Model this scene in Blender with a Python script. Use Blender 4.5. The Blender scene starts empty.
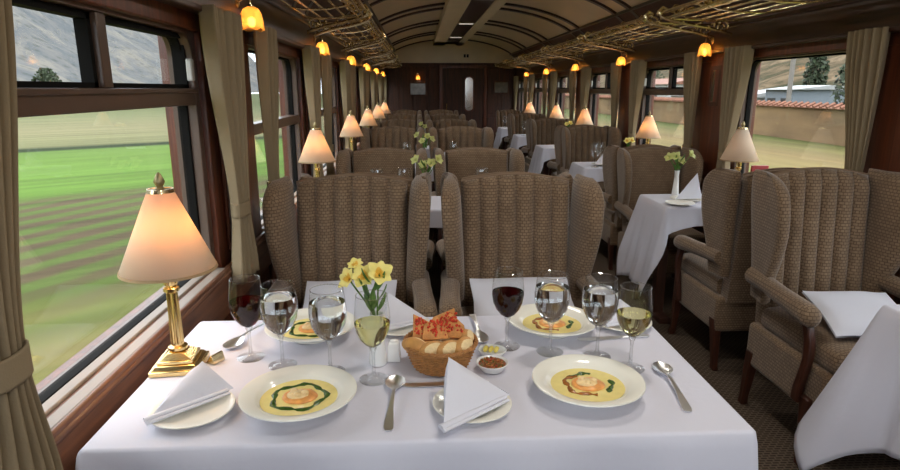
import bpy, bmesh, math, random
from mathutils import Vector, Matrix, noise
random.seed(7)
PI = math.pi
SC = bpy.context.scene
COL = SC.collection
CZ = 1.39

# ------------------------------------------------------------------ materials
def new_mat(name):
    m = bpy.data.materials.new(name); m.use_nodes = True
    nt = m.node_tree; nt.nodes.clear()
    return m, nt, nt.nodes.new('ShaderNodeOutputMaterial')

def nd(nt, t, **kw):
    n = nt.nodes.new(t)
    for k, v in kw.items():
        if k.startswith('_'):
            setattr(n, k[1:], v)
        else:
            n.inputs[k.replace('__', ' ')].default_value = v
    return n

def rgba(c): return (c[0], c[1], c[2], 1.0)

def srgb(r, g, b):
    def f(u):
        u /= 255.0
        return u / 12.92 if u <= .04045 else ((u + .055) / 1.055) ** 2.4
    return (f(r), f(g), f(b))

def simple(name, col, rough=.5, metal=0, spec=.5, bump=0, bscale=200, var=0, vscale=20, coord='Object', coat=0, stretch=(1, 1, 1)):
    m, nt, out = new_mat(name)
    p = nd(nt, 'ShaderNodeBsdfPrincipled', Roughness=rough, Metallic=metal)
    p.inputs['Base Color'].default_value = rgba(col)
    p.inputs['Specular IOR Level'].default_value = spec
    p.inputs['Coat Weight'].default_value = coat
    tc = nd(nt, 'ShaderNodeTexCoord')
    mp = nd(nt, 'ShaderNodeMapping'); mp.inputs['Scale'].default_value = stretch
    nt.links.new(tc.outputs[coord], mp.inputs[0])
    if var:
        n = nd(nt, 'ShaderNodeTexNoise', Scale=vscale, Detail=4.0)
        nt.links.new(mp.outputs[0], n.inputs['Vector'])
        r = nd(nt, 'ShaderNodeValToRGB')
        r.color_ramp.elements[0].position = .3; r.color_ramp.elements[1].position = .7
        r.color_ramp.elements[0].color = rgba([max(0, c * (1 - var)) for c in col])
        r.color_ramp.elements[1].color = rgba([min(1, c * (1 + var)) for c in col])
        nt.links.new(n.outputs['Fac'], r.inputs[0]); nt.links.new(r.outputs[0], p.inputs['Base Color'])
    if bump:
        n2 = nd(nt, 'ShaderNodeTexNoise', Scale=bscale, Detail=3.0)
        nt.links.new(mp.outputs[0], n2.inputs['Vector'])
        b = nd(nt, 'ShaderNodeBump', Strength=bump, Distance=.004)
        nt.links.new(n2.outputs['Fac'], b.inputs['Height']); nt.links.new(b.outputs[0], p.inputs['Normal'])
    nt.links.new(p.outputs[0], out.inputs[0])
    return m

def fabric_mat(name, dark, light, mortar):
    m, nt, out = new_mat(name)
    p = nd(nt, 'ShaderNodeBsdfPrincipled', Roughness=.85)
    p.inputs['Specular IOR Level'].default_value = .2
    p.inputs['Sheen Weight'].default_value = .25
    uv = nd(nt, 'ShaderNodeUVMap')
    b = nd(nt, 'ShaderNodeTexBrick', Scale=1.0)
    b.inputs['Color1'].default_value = rgba(dark); b.inputs['Color2'].default_value = rgba(mortar)
    b.inputs['Mortar'].default_value = rgba(light)
    b.inputs['Brick Width'].default_value = .0175; b.inputs['Row Height'].default_value = .0125
    b.inputs['Mortar Size'].default_value = .0019; b.inputs['Mortar Smooth'].default_value = .35
    nt.links.new(uv.outputs[0], b.inputs['Vector'])
    n = nd(nt, 'ShaderNodeTexNoise', Scale=14.0, Detail=2.0)
    tc = nd(nt, 'ShaderNodeTexCoord'); nt.links.new(tc.outputs['Object'], n.inputs['Vector'])
    mx = nd(nt, 'ShaderNodeMixRGB', _blend_type='MULTIPLY', Fac=.25)
    nt.links.new(b.outputs['Color'], mx.inputs[1]); nt.links.new(n.outputs['Fac'], mx.inputs[2])
    nt.links.new(mx.outputs[0], p.inputs['Base Color'])
    bp = nd(nt, 'ShaderNodeBump', Strength=.12, Distance=.002)
    nt.links.new(b.outputs['Fac'], bp.inputs['Height']); nt.links.new(bp.outputs[0], p.inputs['Normal'])
    nt.links.new(p.outputs[0], out.inputs[0])
    return m

def wood_mat(name, c1, c2, rough=.42, stretch=(18, 18, 1.2), coat=.1):
    m, nt, out = new_mat(name)
    p = nd(nt, 'ShaderNodeBsdfPrincipled', Roughness=rough)
    p.inputs['Coat Weight'].default_value = coat; p.inputs['Coat Roughness'].default_value = .18
    tc = nd(nt, 'ShaderNodeTexCoord'); mp = nd(nt, 'ShaderNodeMapping'); mp.inputs['Scale'].default_value = stretch
    nt.links.new(tc.outputs['Object'], mp.inputs[0])
    n = nd(nt, 'ShaderNodeTexNoise', Scale=2.0, Detail=6.0, Roughness=.65, Distortion=.6)
    nt.links.new(mp.outputs[0], n.inputs['Vector'])
    r = nd(nt, 'ShaderNodeValToRGB'); r.color_ramp.elements[0].position = .32; r.color_ramp.elements[1].position = .7
    r.color_ramp.elements[0].color = rgba(c1); r.color_ramp.elements[1].color = rgba(c2)
    nt.links.new(n.outputs['Fac'], r.inputs[0]); nt.links.new(r.outputs[0], p.inputs['Base Color'])
    nt.links.new(p.outputs[0], out.inputs[0])
    return m

def carpet_mat(name, c1, c2, scale=.03):
    m, nt, out = new_mat(name)
    p = nd(nt, 'ShaderNodeBsdfPrincipled', Roughness=.95)
    p.inputs['Specular IOR Level'].default_value = .1
    tc = nd(nt, 'ShaderNodeTexCoord')
    ch = nd(nt, 'ShaderNodeTexBrick', Scale=1.0)
    ch.inputs['Brick Width'].default_value = scale; ch.inputs['Row Height'].default_value = scale * .5
    ch.inputs['Mortar Size'].default_value = scale * .12
    ch.inputs['Color1'].default_value = rgba(c1); ch.inputs['Color2'].default_value = rgba(c1); ch.inputs['Mortar'].default_value = rgba(c2)
    nt.links.new(tc.outputs['Object'], ch.inputs['Vector'])
    nt.links.new(ch.outputs['Color'], p.inputs['Base Color'])
    n = nd(nt, 'ShaderNodeTexNoise', Scale=300.0); nt.links.new(tc.outputs['Object'], n.inputs['Vector'])
    b = nd(nt, 'ShaderNodeBump', Strength=.5, Distance=.004); nt.links.new(n.outputs['Fac'], b.inputs['Height'])
    nt.links.new(b.outputs[0], p.inputs['Normal']); nt.links.new(p.outputs[0], out.inputs[0])
    return m

def thin_glass(name, tint=(1, 1, 1), blend=.12, solid=0):
    # thin pane: light passes straight, grazing angles mirror (Fresnel)
    m, nt, out = new_mat(name)
    t = nd(nt, 'ShaderNodeBsdfTransparent'); t.inputs[0].default_value = rgba(tint)
    g = nd(nt, 'ShaderNodeBsdfGlossy', Roughness=.02)
    lw = nd(nt, 'ShaderNodeLayerWeight', Blend=.5)
    pw = nd(nt, 'ShaderNodeMath', _operation='POWER'); pw.inputs[1].default_value = 5.0
    nt.links.new(lw.outputs['Facing'], pw.inputs[0])
    f = nd(nt, 'ShaderNodeMath', _operation='MULTIPLY_ADD'); f.inputs[1].default_value = .7; f.inputs[2].default_value = blend * .3
    nt.links.new(pw.outputs[0], f.inputs[0])
    mx = nd(nt, 'ShaderNodeMixShader')
    nt.links.new(f.outputs[0], mx.inputs[0]); nt.links.new(t.outputs[0], mx.inputs[1]); nt.links.new(g.outputs[0], mx.inputs[2])
    if solid:
        gg = nd(nt, 'ShaderNodeBsdfGlass', IOR=1.45); m2 = nd(nt, 'ShaderNodeMixShader', Fac=solid)
        nt.links.new(mx.outputs[0], m2.inputs[1]); nt.links.new(gg.outputs[0], m2.inputs[2]); mx = m2
    nt.links.new(mx.outputs[0], out.inputs[0])
    return m

def solid_glass(name, col, ior, rough=0):
    m, nt, out = new_mat(name)
    g = nd(nt, 'ShaderNodeBsdfGlass', IOR=ior, Roughness=rough); g.inputs['Color'].default_value = rgba(col)
    nt.links.new(g.outputs[0], out.inputs[0])
    return m

def shade_mat(name, col, trans=.5, bump=0, mixcol=None):
    m, nt, out = new_mat(name)
    d = nd(nt, 'ShaderNodeBsdfDiffuse'); d.inputs[0].default_value = rgba(col)
    t = nd(nt, 'ShaderNodeBsdfTranslucent'); t.inputs[0].default_value = rgba(mixcol or col)
    mx = nd(nt, 'ShaderNodeMixShader', Fac=trans)
    nt.links.new(d.outputs[0], mx.inputs[1]); nt.links.new(t.outputs[0], mx.inputs[2])
    nt.links.new(mx.outputs[0], out.inputs[0])
    return m

def emit_mat(name, col, s):
    m, nt, out = new_mat(name)
    e = nd(nt, 'ShaderNodeEmission', Strength=s); e.inputs[0].default_value = rgba(col)
    nt.links.new(e.outputs[0], out.inputs[0])
    return m

M = {}
M['fabric'] = fabric_mat('fabric_brown', srgb(152, 127, 100), srgb(104, 82, 63), srgb(134, 110, 86))
M['piping'] = simple('piping_brown', srgb(128, 104, 82), .8, bump=.2, bscale=300)
M['wood'] = wood_mat('mahogany', srgb(64, 30, 16), srgb(120, 60, 32))
M['wood_h'] = wood_mat('mahogany_lengthwise', srgb(44, 25, 15), srgb(82, 48, 29), stretch=(18, 1.2, 18))
M['wood_ledge'] = wood_mat('ledge_wood', srgb(92, 58, 42), srgb(140, 92, 64), stretch=(18, 1.4, 18))
M['wood_dark'] = wood_mat('dark_walnut', srgb(46, 24, 14), srgb(86, 46, 26), rough=.6, coat=0)
M['chairwood'] = wood_mat('chair_wood', srgb(48, 24, 15), srgb(84, 44, 28), stretch=(30, 30, 4))
M['cream'] = simple('cream_panel', srgb(222, 204, 168), .28, var=.06, vscale=3, spec=.5)
M['cream_rough'] = simple('cream_duct', srgb(224, 206, 172), .45, var=.05, vscale=4)
M['darkstrip'] = simple('dark_strip', srgb(52, 30, 20), .35)
M['rib'] = simple('dark_rib', srgb(48, 28, 18), .35)
M['carpet'] = carpet_mat('carpet_weave', srgb(68, 57, 49), srgb(108, 94, 80))
M['cloth'] = simple('white_linen', (.67, .66, .735), .8, spec=.2, bump=.12, bscale=60, var=.015, vscale=5)
M['napkin'] = simple('white_napkin', (.73, .725, .79), .8, spec=.2, bump=.1, bscale=120)
M['ceramic'] = simple('cream_china', (.88, .85, .75), .12, spec=.5)
M['white_ceramic'] = simple('white_china', (.88, .88, .86), .15)
M['brass'] = simple('polished_brass', (.83, .62, .28), .2, metal=1)
M['finial_brass'] = simple('aged_brass', (.42, .33, .17), .45, metal=.8)
M['old_brass'] = simple('old_brass', (.86, .70, .42), .2, metal=1, var=.2, vscale=40)
M['steel'] = simple('silver_steel', (.90, .90, .90), .3, metal=1)
M['curtain'] = simple('curtain_cloth', srgb(150, 133, 106), .9, spec=.1, bump=.15, bscale=250, var=.04, vscale=8)
M['frame'] = simple('window_frame_metal', srgb(92, 72, 60), .35, var=.05)
M['gasket'] = simple('black_gasket', srgb(24, 23, 22), .8, spec=.1)
M['sill'] = simple('pale_sill', srgb(150, 136, 124), .5, var=.06, vscale=6)
M['latch'] = simple('pale_latch', srgb(200, 198, 190), .35)
M['pane'] = thin_glass('window_glass', (.97, .98, .97), .1)
M['bowl'] = thin_glass('goblet_glass', (.965, .97, .97), .24)
M['stem_glass'] = thin_glass('stem_glass', (.97, .975, .975), .45, .14)
M['water'] = solid_glass('water', (.99, 1, 1), 1.33)
M['red_wine'] = solid_glass('red_wine', (.16, .008, .02), 1.34)
M['white_wine'] = solid_glass('white_wine', (.96, .93, .68), 1.34)
M['shade'] = shade_mat('lamp_shade_cloth', (.86, .77, .62), .45, mixcol=(.96, .70, .47))
M['shade_trim'] = simple('lamp_shade_trim', srgb(176, 146, 108), .8)
def amber_mat():
    m, nt, out = new_mat('amber_glass')
    t = nd(nt, 'ShaderNodeBsdfTransparent'); t.inputs[0].default_value = (1, .72, .36, 1)
    l = nd(nt, 'ShaderNodeBsdfTranslucent'); l.inputs[0].default_value = (.92, .56, .22, 1)
    g = nd(nt, 'ShaderNodeBsdfGlossy', Roughness=.15)
    a = nd(nt, 'ShaderNodeMixShader', Fac=.55); nt.links.new(t.outputs[0], a.inputs[1]); nt.links.new(l.outputs[0], a.inputs[2])
    c = nd(nt, 'ShaderNodeMixShader', Fac=.06); nt.links.new(a.outputs[0], c.inputs[1]); nt.links.new(g.outputs[0], c.inputs[2])
    nt.links.new(c.outputs[0], out.inputs[0]); return m
M['amber'] = amber_mat()
M['bulb'] = emit_mat('lit_bulb', (1, .74, .42), 18)
M['panel'] = emit_mat('ceiling_lamp_diffuser', (1, .93, .84), .55)
M['soup'] = simple('yellow_soup', srgb(246, 226, 146), .12, var=.05, vscale=60)
M['green_sauce'] = simple('green_sauce', srgb(62, 88, 34), .2, var=.3, vscale=120)
M['brown_sauce'] = simple('brown_sauce', srgb(150, 92, 40), .2, var=.3, vscale=120)
M['dumpling'] = simple('orange_dumpling', srgb(244, 164, 90), .3, var=.25, vscale=60)
M['dumpling_pale'] = simple('pale_dumpling', srgb(238, 206, 150), .3, var=.12, vscale=80)
M['wicker'] = simple('wicker', srgb(170, 116, 62), .55, var=.25, vscale=90, bump=.4, bscale=300)
M['crust'] = simple('bread_crust', srgb(206, 150, 84), .6, var=.22, vscale=35, bump=.5, bscale=90)
M['crumb'] = simple('bread_crumb', srgb(236, 208, 156), .8, var=.08, vscale=90, bump=.6, bscale=180)
M['cracker'] = simple('orange_cracker', srgb(208, 142, 74), .6, var=.3, vscale=60, bump=.4, bscale=150)
M['red_top'] = simple('red_topping', srgb(206, 58, 24), .4, var=.4, vscale=220, bump=.9, bscale=350)
def salsa_mat():
    m, nt, out = new_mat('chopped_salsa'); p = nd(nt, 'ShaderNodeBsdfPrincipled', Roughness=.35)
    tc = nd(nt, 'ShaderNodeTexCoord'); v = nd(nt, 'ShaderNodeTexVoronoi', Scale=210.0); nt.links.new(tc.outputs['Object'], v.inputs['Vector'])
    sp = nd(nt, 'ShaderNodeSeparateXYZ'); nt.links.new(v.outputs['Color'], sp.inputs[0])
    r = nd(nt, 'ShaderNodeValToRGB'); r.color_ramp.interpolation = 'CONSTANT'; el = r.color_ramp.elements
    el[0].color = rgba(srgb(150, 84, 36)); el[1].position = .3; el[1].color = rgba(srgb(104, 98, 36))
    for q, c in ((.55, (176, 60, 26)), (.72, (128, 74, 34)), (.88, (196, 130, 60))): e = el.new(q); e.color = rgba(srgb(*c))
    nt.links.new(sp.outputs[0], r.inputs[0]); nt.links.new(r.outputs[0], p.inputs['Base Color']); nt.links.new(p.outputs[0], out.inputs[0]); return m
M['salsa'] = salsa_mat()
M['butter'] = simple('butter', srgb(244, 222, 108), .4)
M['petal'] = simple('yellow_petal', srgb(248, 234, 138), .5, var=.06, vscale=60)
M['petal_orange'] = simple('deep_yellow_petal', srgb(242, 200, 84), .5)
M['petal_pale'] = simple('pale_green_petal', srgb(204, 206, 128), .5)
M['green'] = simple('leaf_green', srgb(82, 124, 48), .5, var=.2, vscale=60)
M['red_card'] = simple('red_cover', srgb(150, 24, 24), .4)
M['blue_mark'] = simple('navy_print', srgb(40, 52, 86), .6)
M['picture'] = simple('grey_picture', srgb(108, 102, 94), .2, var=.35, vscale=9)
M['black'] = simple('black_paint', srgb(20, 18, 17), .5)
M['mirror'] = simple('mirror_glass', (.45, .42, .38), .12, metal=1)
M['leaves'] = simple('tree_leaves', srgb(42, 53, 29), .8, var=.35, vscale=3)
M['bark'] = simple('tree_bark', srgb(80, 64, 50), .9)
M['adobe'] = simple('adobe', srgb(112, 88, 58), .9, var=.32, vscale=.9, stretch=(1, .3, 1.2))
M['tile'] = simple('coping_tile', srgb(121, 79, 60), .8, var=.3, vscale=6)
M['plaster'] = simple('white_plaster', srgb(154, 153, 148), .8)
M['bluewall'] = simple('blue_grey_wall', srgb(107, 114, 121), .8)
M['roofing'] = simple('grey_roofing', srgb(141, 141, 140), .6)
M['pole'] = simple('pole_concrete', srgb(114, 108, 101), .8)

# ------------------------------------------------------------------ mesh builder
class MB:
    def __init__(s): s.bm = bmesh.new()
    def face(s, vs):
        try: return s.bm.faces.new(vs)
        except ValueError: return None
    def box(s, c, d, mat=None):
        vs = []
        for sx in (-.5, .5):
            for sy in (-.5, .5):
                for sz in (-.5, .5):
                    v = Vector((sx * d[0], sy * d[1], sz * d[2]))
                    if mat is not None: v = mat @ v
                    vs.append(s.bm.verts.new(v + Vector(c)))
        for f in ((0, 1, 3, 2), (4, 6, 7, 5), (0, 4, 5, 1), (2, 3, 7, 6), (0, 2, 6, 4), (1, 5, 7, 3)):
            s.face([vs[i] for i in f])
        return s
    def bx(s, x0, x1, y0, y1, z0, z1):
        return s.box(((x0 + x1) / 2, (y0 + y1) / 2, (z0 + z1) / 2), (abs(x1 - x0), abs(y1 - y0), abs(z1 - z0)))
    def loft(s, rings, closed=True, caps=True, cyclic=False):
        R = [[s.bm.verts.new(Vector(p)) for p in r] for r in rings]
        n = len(R[0])
        pairs = list(zip(R[:-1], R[1:])) + ([(R[-1], R[0])] if cyclic else [])
        for a, b in pairs:
            for i in range(n if closed else n - 1):
                j = (i + 1) % n
                s.face([a[i], a[j], b[j], b[i]])
        if caps and closed and not cyclic:
            s.face(list(reversed(R[0]))); s.face(R[-1])
        return s
    def lathe(s, prof, n=32, c=(0, 0, 0), cap0=False, cap1=False):
        c = Vector(c); rings = []
        for r, z in prof:
            rings.append([c + Vector((r * math.cos(2 * PI * i / n), r * math.sin(2 * PI * i / n), z)) for i in range(n)])
        R = []
        for (r, z), ring in zip(prof, rings):
            if r < 1e-6: R.append([s.bm.verts.new(c + Vector((0, 0, z)))])
            else: R.append([s.bm.verts.new(p) for p in ring])
        for a, b in zip(R[:-1], R[1:]):
            for i in range(n):
                j = (i + 1) % n
                if len(a) == 1 and len(b) == 1: continue
                if len(a) == 1: s.face([a[0], b[j], b[i]])
                elif len(b) == 1: s.face([a[i], a[j], b[0]])
                else: s.face([a[i], a[j], b[j], b[i]])
        if cap0 and len(R[0]) > 1: s.face(list(reversed(R[0])))
        if cap1 and len(R[-1]) > 1: s.face(R[-1])
        return s
    def tube(s, pts, r, n=8, caps=True, flat=1.0, cyclic=False):
        pts = [Vector(p) for p in pts]; m = len(pts)
        rs = r if isinstance(r, (list, tuple)) else [r] * m
        rings = []; up = None
        for i in range(m):
            if cyclic: t = pts[(i + 1) % m] - pts[i - 1]
            else: t = pts[min(i + 1, m - 1)] - pts[max(i - 1, 0)]
            t.normalize()
            if up is None:
                up = Vector((0, 0, 1)) if abs(t.z) < .9 else Vector((0, 1, 0))
            u = up - t * up.dot(t)
            if u.length < 1e-6: u = Vector((1, 0, 0)) - t * t.x
            u.normalize(); w = t.cross(u); up = u
            rings.append([pts[i] + (u * math.cos(2 * PI * k / n) * flat + w * math.sin(2 * PI * k / n)) * rs[i] for k in range(n)])
        return s.loft(rings, True, caps and not cyclic, cyclic)
    def grid(s, fn, nu, nv):
        V = [[s.bm.verts.new(Vector(fn(i / nu, j / nv))) for j in range(nv + 1)] for i in range(nu + 1)]
        for i in range(nu):
            for j in range(nv):
                s.face([V[i][j], V[i + 1][j], V[i + 1][j + 1], V[i][j + 1]])
        return s
    def ball(s, c, r, sc=(1, 1, 1), sub=2):
        ret = bmesh.ops.create_icosphere(s.bm, subdivisions=sub, radius=r)
        for v in ret['verts']:
            v.co = Vector((v.co.x * sc[0], v.co.y * sc[1], v.co.z * sc[2])) + Vector(c)
        return s
    def xform(s, mat):
        bmesh.ops.transform(s.bm, matrix=mat, verts=s.bm.verts); return s
    def build(s, name, mat, parent=None, loc=None, bevel=0, seg=2, sub=0, solid=0, angle=40, normals=True, flat=False):
        if normals: bmesh.ops.recalc_face_normals(s.bm, faces=s.bm.faces)
        uv = s.bm.loops.layers.uv.new('UVMap')
        s.bm.normal_update()
        for f in s.bm.faces:
            n = f.normal
            ax = max(range(3), key=lambda i: abs(n[i]))
            for l in f.loops:
                c = l.vert.co
                l[uv].uv = (c.y, c.z) if ax == 0 else ((c.x, c.z) if ax == 1 else (c.x, c.y))
        me = bpy.data.meshes.new(name); s.bm.to_mesh(me); s.bm.free()
        me.materials.append(M[mat] if isinstance(mat, str) else mat)
        if not flat:
            for p in me.polygons: p.use_smooth = True
            me.set_sharp_from_angle(angle=math.radians(angle))
        o = bpy.data.objects.new(name, me); COL.objects.link(o)
        if parent is not None: o.parent = parent
        if loc: o.location = loc
        if solid:
            md = o.modifiers.new('s', 'SOLIDIFY'); md.thickness = solid; md.offset = 0
        if bevel:
            md = o.modifiers.new('b', 'BEVEL'); md.width = bevel; md.segments = seg; md.limit_method = 'ANGLE'; md.angle_limit = math.radians(35)
        if sub:
            md = o.modifiers.new('d', 'SUBSURF'); md.levels = sub; md.render_levels = sub
        return o

def tag(o, label=None, cat=None, group=None, kind=None):
    if label: o['label'] = label
    if cat: o['category'] = cat
    if group: o['group'] = group
    if kind: o['kind'] = kind
    return o

def thing(name, label, cat, loc=(0, 0, 0), rz=0, group=None):
    o = bpy.data.objects.new(name, None); COL.objects.link(o)
    o.empty_display_size = .1
    o.location = loc; o.rotation_euler = (0, 0, rz)
    return tag(o, label, cat, group)

KIDS = {}
def dup(root, loc, rz=0, label=None, group=None, scale=None):
    def cp(o, parent):
        c = o.copy(); COL.objects.link(c)
        if parent is not None: c.parent = parent
        for ch in list(o.children): cp(ch, c)
        return c
    c = cp(root, None)
    c.location = loc; c.rotation_euler = (0, 0, rz)
    if scale: c.scale = scale
    if label: c['label'] = label
    if group: c['group'] = group
    return c

def place(root, loc, rz=0, label=None, group=None, scale=None, first=set()):
    """first use moves the prototype itself, afterwards copies are made"""
    if root.name not in first:
        first.add(root.name)
        root.location = loc; root.rotation_euler = (0, 0, rz)
        if scale: root.scale = scale
        if label: root['label'] = label
        if group: root['group'] = group
        return root
    return dup(root, loc, rz, label, group, scale)

def struct(o): o['kind'] = 'structure'; return o

def point_light(name, loc, power, col, r=.02, parent=None):
    l = bpy.data.lights.new(name, 'POINT'); l.energy = power; l.color = col; l.shadow_soft_size = r
    o = bpy.data.objects.new(name, l); COL.objects.link(o)
    if parent is not None: o.parent = parent
    o.location = loc
    return o

def rrect(x0, x1, y0, y1, r, k=6):
    pts = []
    for cx, cy, a0 in ((x1 - r, y1 - r, 0), (x0 + r, y1 - r, 90), (x0 + r, y0 + r, 180), (x1 - r, y0 + r, 270)):
        for i in range(k + 1):
            a = math.radians(a0 + 90 * i / k); pts.append((cx + r * math.cos(a), cy + r * math.sin(a)))
    return pts

def lerp(a, b, t): return a + (b - a) * t
def smooth(t): t = max(0, min(1, t)); return t * t * (3 - 2 * t)
def interp(tab, x):
    if x <= tab[0][0]: return tab[0][1]
    for (a, va), (b, vb) in zip(tab[:-1], tab[1:]):
        if x <= b: return va + (vb - va) * (x - a) / (b - a)
    return tab[-1][1]

ORD = ['first', 'second', 'third', 'fourth', 'fifth', 'sixth', 'seventh']
PITCH = 1.74
XL, XR = -.72, 2.05          # inner wall planes
Y0, Y1 = -1.35, 12.6          # car ends; near one pulled in so its added windows light the chairs
WC = [1.55 + PITCH * k for k in range(-1, 7)]      # window centres
WH = .58                     # half window width
PIL = [2.32 + PITCH * k for k in range(-1, 7)]     # pillar centres

# ------------------------------------------------------------------ room shell
b = MB(); b.bx(-.95, 2.3, Y0, Y1 + .15, -.1, 0)
struct(b.build('floor', 'carpet'))

def side_wall(name, xi, sgn):
    # sgn -1: left wall, its body lies at x < xi
    b = MB(); x0, x1 = xi, xi + sgn * .14
    b.bx(x0, x1, Y0, Y1, 0, .75)
    b.bx(x0, x1, Y0, Y1, 1.575, 1.95)
    edges = [Y0]
    for c in WC: edges += [c - WH, c + WH]
    edges.append(Y1)
    for a, c in zip(edges[::2], edges[1::2]):
        if c > a: b.bx(x0, x1, a, c, .75, 1.575)
    # raised panel mouldings on wainscot and pillars
    for k in range(len(WC)):
        b.bx(xi, xi - sgn * .012, WC[k] - .5, WC[k] + .5, .18, .66)
        if k < len(PIL): b.bx(xi, xi - sgn * .014, PIL[k] - .1, PIL[k] + .1, .8, 1.6)
    return struct(b.build(name, 'wood', bevel=.004))
side_wall('wall_left', XL, -1)
side_wall('wall_right', XR, 1)
b = MB(); b.bx(-.86, 2.2, Y0 - .1, Y0, 0, 1.2); b.bx(-.86, 2.2, Y0 - .1, Y0, 2.0, 2.5)  # unseen back wall, opened up to throw skylight on the chairs
for x0, x1 in ((-.86, -.66), (.14, .24), (1.08, 1.18), (1.98, 2.2)): b.bx(x0, x1, Y0 - .1, Y0, 1.2, 2.0)
struct(b.build('wall_back', 'wood'))
for i, (x0, x1) in enumerate(((-.66, .14), (.24, 1.08), (1.18, 1.98))):
    b = MB(); b.bx(x0, x1, Y0 - .06, Y0 - .054, 1.2, 2.0); struct(b.build('window_%d' % (31 + i), 'pane'))  # panes of the added rear windows, out of view
# end wall with vertical panels
b = MB(); b.bx(-.86, 2.2, Y1, Y1 + .12, 0, 1.9)
for x in [-.6 + .27 * i for i in range(5)] + [1.42, 1.72]:
    b.bx(x, x + .21, Y1 - .015, Y1, .9, 1.78)
    b.bx(x, x + .21, Y1 - .015, Y1, .12, .82)
b.bx(-.72, 2.05, Y1 - .04, Y1, 1.84, 1.9)
struct(b.build('wall_end', 'wood_dark', bevel=.006))
# arched ceiling
CX, CH, CB, CA = (XL + XR) / 2, (XR - XL) / 2 + .03, 1.78, .58
def arch(x, off=0):
    u = max(-1, min(1, (x - CX) / CH)); return CB + (CA - off) * math.sqrt(max(0, 1 - u * u))
def arch_pts(n, off=0):
    return [(CX - (CH - off) * math.cos(PI * i / n), CB + (CA - off) * math.sin(PI * i / n)) for i in range(n + 1)]
b = MB()
inner = arch_pts(40); outer = [(CX + (x - CX) * 1.05, z + .05) for x, z in inner]
prof = inner + outer[::-1]
b.loft([[(x, y, z) for x, z in prof] for y in (Y0 - .1, Y1 + .12)])
struct(b.build('ceiling', 'cream', angle=30))
b = MB()
lun = [(x, z) for x, z in arch_pts(40)]
b.loft([[(x, y, z) for x, z in lun] + [(XR + .02, y, 1.88), (XL - .02, y, 1.88)] for y in (Y1 + .0, Y1 + .1)])
struct(b.build('wall_end_lunette', 'cream'))
for nm, t0, t1 in (('left', PI, PI * .79), ('right', 0, PI * .17)):
    b = MB(); ring = []
    for off in (.0, .014):
        ring.append([(CX + (CH - off) * math.cos(lerp(t0, t1, i / 12)), CB + (CA - off) * math.sin(lerp(t0, t1, i / 12))) for i in range(13)])
    pr = ring[0] + ring[1][::-1]
    b.loft([[(x, y, z) for x, z in pr] for y in (Y0, Y1)]); o = struct(b.build('trim_cove_' + nm, 'wood_dark'))
    b = MB(); tt = t1; b.tube([(CX + (CH - .012) * math.cos(tt), y, CB + (CA - .012) * math.sin(tt)) for y in (Y0, Y1)], .016, 8); struct(b.build('trim_bead_' + nm, 'rib'))
# double ribs across the ceiling
n = 0
for k in range(0, 8):
    for s in (-1, 1):
        y = PIL[k] + s * .2 - .1
        b = MB(); a1 = arch_pts(40, -.004); a2 = arch_pts(40, .022)
        rings = []
        for (xo, zo), (xi_, zi) in zip(a1, a2):
            rings.append([(xo, y - .042, zo), (xi_, y - .034, zi), (xi_, y + .034, zi), (xo, y + .042, zo)])
        b.loft(rings)
        n += 1
        struct(b.build('trim_%d' % n, 'rib'))
# centre duct with a dark strip
DZ = 2.20
b = MB()
b.loft([[(.32, y, DZ + .17), (.30, y, DZ), (.51, y, DZ), (.51, y, DZ + .03), (.745, y, DZ + .03), (.745, y, DZ), (.86, y, DZ), (.85, y, DZ + .17)] for y in [Y0 + .1 + i * .95 for i in range(15)] + [11.2]])
for i in range(12): b.bx(.299, .861, -1 + i * 1.05, -.99 + i * 1.05, DZ - .0015, DZ + .01) if False else None
struct(b.build('trim_%d' % (n + 1), 'cream_rough'))
b = MB(); b.bx(.512, .743, Y0 + .1, 11.2, DZ + .012, DZ + .029); struct(b.build('trim_%d' % (n + 2), 'darkstrip'))
# cornice beams above the windows, cap mouldings
for i, (xw, sg) in enumerate(((XL, 1), (XR, -1))):
    b = MB()
    b.bx(xw, xw + sg * .04, Y0, Y1, 1.635, 1.79)
    b.bx(xw, xw + sg * .055, Y0, Y1, 1.775, 1.80)
    b.bx(xw, xw + sg * .05, Y0, Y1, 1.625, 1.645)
    struct(b.build('trim_%d' % (n + 3 + i), 'wood_h', bevel=.005))
    # ledge under the windows
    b = MB()
    b.bx(xw + sg * .012, xw + sg * .03, Y0, Y1, .60, .765)
    b.bx(xw, xw + sg * .035, Y0, Y1, .735, .752)
    struct(b.build('trim_%d' % (n + 5 + i), 'wood_ledge', bevel=.006))
    b = MB(); b.bx(xw, xw + sg * .015, Y0, Y1, 0, .12)
    struct(b.build('baseboard_left' if i == 0 else 'baseboard_right', 'wood_dark', bevel=.004))

# ------------------------------------------------------------------ windows
def window_bars(root, xi, side, H, low=False):
    if low:
        b = MB(); b.bx(xi + side * .022, xi + side * .08, -H + .03, H - .03, 1.185, 1.235); b.build('transom', 'frame', root, bevel=.003); return
    b = MB(); b.bx(xi + side * .022, xi + side * .08, -H + .03, H - .03, 1.338, 1.392)
    b.bx(xi + side * .014, xi + side * .03, -H + .03, H - .03, 1.378, 1.392)
    b.build('transom', 'frame', root, bevel=.003)
    b = MB(); b.bx(xi + side * .025, xi + side * .075, -.055 + .02, -.012 + .02, 1.392, 1.565)
    b.build('mullion', 'frame', root, bevel=.003)
    b = MB()
    for (a, c) in ((-H + .03, -.035), (.008, H - .03)):
        for q in ((a, a + .016, 1.392, 1.562), (c - .016, c, 1.392, 1.562), (a, c, 1.392, 1.405), (a, c, 1.548, 1.562)):
            b.bx(xi + side * .04, xi + side * .07, q[0], q[1], q[2], q[3])
    b.build('sash', 'gasket', root)

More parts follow.
